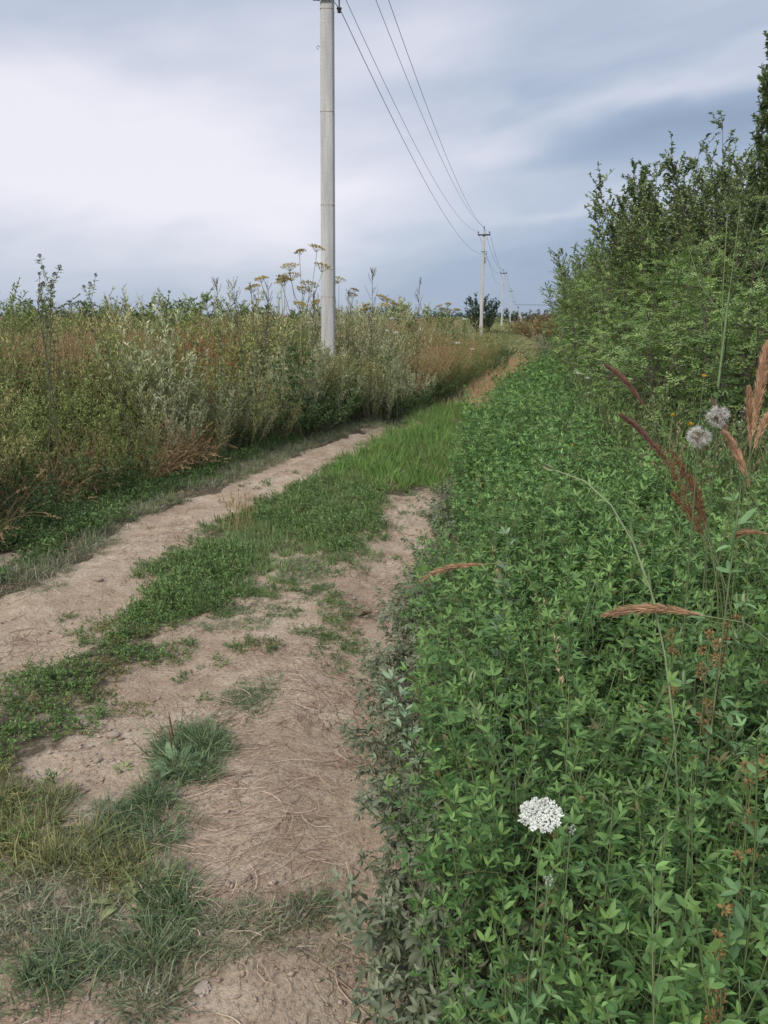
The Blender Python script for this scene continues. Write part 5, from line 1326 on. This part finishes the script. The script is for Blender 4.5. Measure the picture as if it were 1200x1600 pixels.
# ------------------------------------------------------------------ poles and cables
def build_poles():
    def box(acc, x0, x1, y0, y1, z0, z1):
        v = np.array([[x, y, z] for z in (z0, z1) for y in (y0, y1) for x in (x0, x1)], float)
        q = [[0, 2, 3, 1], [4, 5, 7, 6], [0, 1, 5, 4], [2, 6, 7, 3], [0, 4, 6, 2], [1, 3, 7, 5]]
        acc.add(v, q, None, (1, 1, 1))
    H = 7.3
    sh = Acc()
    nz = 15; zz = np.linspace(-.2, H, nz); prof = []
    w = np.interp(zz, [-.2, H], [.212, .182]) / 2; b = .02
    ring = lambda a, d: np.array([[-a + b, -d], [a - b, -d], [a, -d + b], [a, d - b], [a - b, d], [-a + b, d], [-a, d - b], [-a, -d + b]])
    V = np.concatenate([np.hstack([ring(w[i], w[i] * 1.05), np.full((8, 1), zz[i])]) for i in range(nz)])
    Q = [[i * 8 + j, i * 8 + (j + 1) % 8, (i + 1) * 8 + (j + 1) % 8, (i + 1) * 8 + j] for i in range(nz - 1) for j in range(8)]
    sh.add(V, Q, None, (1, 1, 1)); top = (nz - 1) * 8; c = sh.n
    sh.add([[0, 0, H]], None, None, (1, 1, 1)); sh.t.append(np.array([[top + j, top + (j + 1) % 8, c] for j in range(8)]))
    shaft = sh.mesh('shaft', M_CONC, False)
    sm = Acc()   # casting seams, 2 mm proud
    for z in (1.9, 3.25, 4.55, 5.9):
        ww = np.interp(z, [-.2, H], [.212, .182]) / 2 + .001
        box(sm, -ww, ww, -ww * 1.05, ww * 1.05, z, z + .007)
    seam = sm.mesh('casting_seam', M_STONE, False)
    arm = Acc(); box(arm, -.40, .40, -.125, -.085, H - .22, H - .16); box(arm, -.40, .40, -.135, -.126, H - .25, H - .15)
    armm = arm.mesh('crossarm', M_IRON, False)
    def ins_mesh():
        a = Acc()
        P = np.array([[[0, 0, 0], [0, 0, .09]]]); tube(a, P, .012, (1, 1, 1), 8)
        zz = np.array([.07, .08, .11, .125, .15, .165, .18, .20]); rr = np.array([.02, .045, .05, .032, .036, .03, .038, .002])
        tube(a, np.stack([np.zeros(8), np.zeros(8), zz], 1)[None], rr[None], (1, 1, 1), 12)
        return a.mesh('insulator', M_PORC)
    ins = ins_mesh()
    pin = Acc(); tube(pin, np.array([[[0, -.1, H - .35], [0, -.1, H + .18]]]), .018, (1, 1, 1), 8); pinm = pin.mesh('top_pin', M_IRON)
    br = Acc(); box(br, -.17, .24, -.13, -.118, 6.0, 6.025); tube(br, np.array([[[.19, -.12, 6.0], [.19, -.12, 5.95]]]), .012, (1, 1, 1), 6)
    tube(br, np.array([[[-.19, -.12, 6.0], [-.12, -.12, 6.0], [-.1, -.1, 6.0]]]), .006, (1, 1, 1), 6)
    brm = br.mesh('bracket', M_IRON, False)
    hk = Acc(); th = np.linspace(0, 5, 12)
    tube(hk, np.stack([-.112 - .018 + .022 * np.cos(th), np.full(12, -.03), 5.42 + .022 * np.sin(th)], 1)[None], .004, (1, 1, 1), 6); hook = hk.mesh('hook', M_IRON)
    mt = Acc(); box(mt, .10, .15, -.06, .02, 5.25, 5.65); meter = mt.mesh('fuse_box', M_IRON, False)
    VPK = .179
    poles = []
    ydat = [(-31, 0, None, None), (12.6, 511, None, 'nearest tall concrete power pole among silvery bushes'), (53, 752, 367, 'second concrete power pole with dark crossarm before the conical bush'),
            (98, 784, 427, 'third concrete power pole along the track'), (165, 797, 455, 'fourth thin far concrete power pole'), (245, 802, 472, 'farthest tiny concrete power pole where the side line branches off')]
    for i, (Y, px, top, lab) in enumerate(ydat):
        if lab is None:
            poles.append((at(511, 500, 12.6)[0] + (Y - 12.6) * .165, Y, 1.0)); continue
        p = at(px, 500, Y)
        s = 1.0 if top is None else at(px, top, Y)[2] / (H - .19)
        poles.append((p[0] + (.10 if i == 1 else 0), Y, s))
        r = root('power_pole', (p[0], Y, 0), R(-4), (1, 1, s))
        tag(r, lab, 'pole', 'concrete power poles')
        if i == 1: r.rotation_euler[1] = R(.8)
        mo('shaft', shaft, r)
        if i < 3: mo('casting_seam', seam, r)
        mo('crossarm', armm, r)
        for sx in (-.37, .37):
            o = mo('insulator', ins, r); o.location = (sx, -.105, H - .165)
        o = mo('insulator', ins, r); o.location = (0, -.1, H + .16)
        mo('top_pin', pinm, r)
        if i < 3:
            o = mo('bracket', brm, r)
            o = mo('insulator', ins, r); o.location = (.19, -.12, 5.95); o.rotation_euler = (math.pi, 0, 0); o.scale = (.8, .8, .6)
        if i == 1:
            mo('hook', hook, r)
        if i == 2: mo('fuse_box', meter, r)
    # cables: attachment points in pole space
    att = [((-.37, -.105, H + .0), 'power cable on the left end of the crossarms'), ((.37, -.105, H + .0), 'power cable on the right end of the crossarms'),
           ((0, -.1, H + .33), 'highest power cable, running over the pole tops'), ((.19, -.12, 5.87), 'lowest power cable, hung from the side brackets')]
    ca, sa = math.cos(R(-4)), math.sin(R(-4))
    for j, ((ax, ay, az), lab) in enumerate(att):
        a = Acc()
        for i in range(len(poles) - 1 - (j == 3) * 2):
            (x0, y0, s0), (x1, y1, s1) = poles[i], poles[i + 1]
            A_ = np.array([x0 + ax * ca - ay * sa, y0 + ax * sa + ay * ca, az * s0]); B_ = np.array([x1 + ax * ca - ay * sa, y1 + ax * sa + ay * ca, az * s1])
            t = np.linspace(0, 1, 40)[:, None]; P = A_ * (1 - t) + B_ * t
            P[:, 2] -= (4 * t * (1 - t))[:, 0] * ([1.0, .95, .9, 1.0][j])
            tube(a, P[None], .0055 if j == 3 or i < 2 else .009, (1, 1, 1), 5)
        tag(mo('power_cable', a.mesh('power_cable', M_CABLE)), lab, 'cable', 'power cables along the track')
    # side line leaving to the right from the farthest pole
    x0, y0, s0 = poles[-1]
    for k, lab in ((0, 'upper thin cable branching right to the hedge'), (1, 'lower thin cable branching right to the hedge')):
        a = Acc(); t = np.linspace(0, 1, 20)[:, None]
        A_ = at(802, 475 + k * 1.2, 245.); B_ = at(980, 475 + k * 1.2, 240.)
        P = A_ * (1 - t) + B_ * t; P[:, 2] -= (4 * t * (1 - t))[:, 0] * .25
        tube(a, P[None], .035, (1, 1, 1), 4)
        tag(mo('side_cable', a.mesh('side_cable', M_CABLE)), lab, 'cable')
    r = root('leaning_pole', (at(819, 500, 100)[0], 100, 0))
    T_ = at(810, 482, 100) - np.array(r.location); T_[1] = 0
    a = Acc(); tube(a, np.array([[[0, 0, 0], T_ * .5, T_]]), np.array([[.17, .15, .12]]), (1, 1, 1), 8)
    mo('shaft', a.mesh('shaft', M_CONC), r)
    a = Acc(); e = T_ + (T_ * .12); tube(a, np.array([[T_, e]]), .05, (1, 1, 1), 6); mo('iron_cap', a.mesh('iron_cap', M_IRON), r)
    tag(r, 'short concrete post leaning left beside the far poles', 'pole')
build_poles()
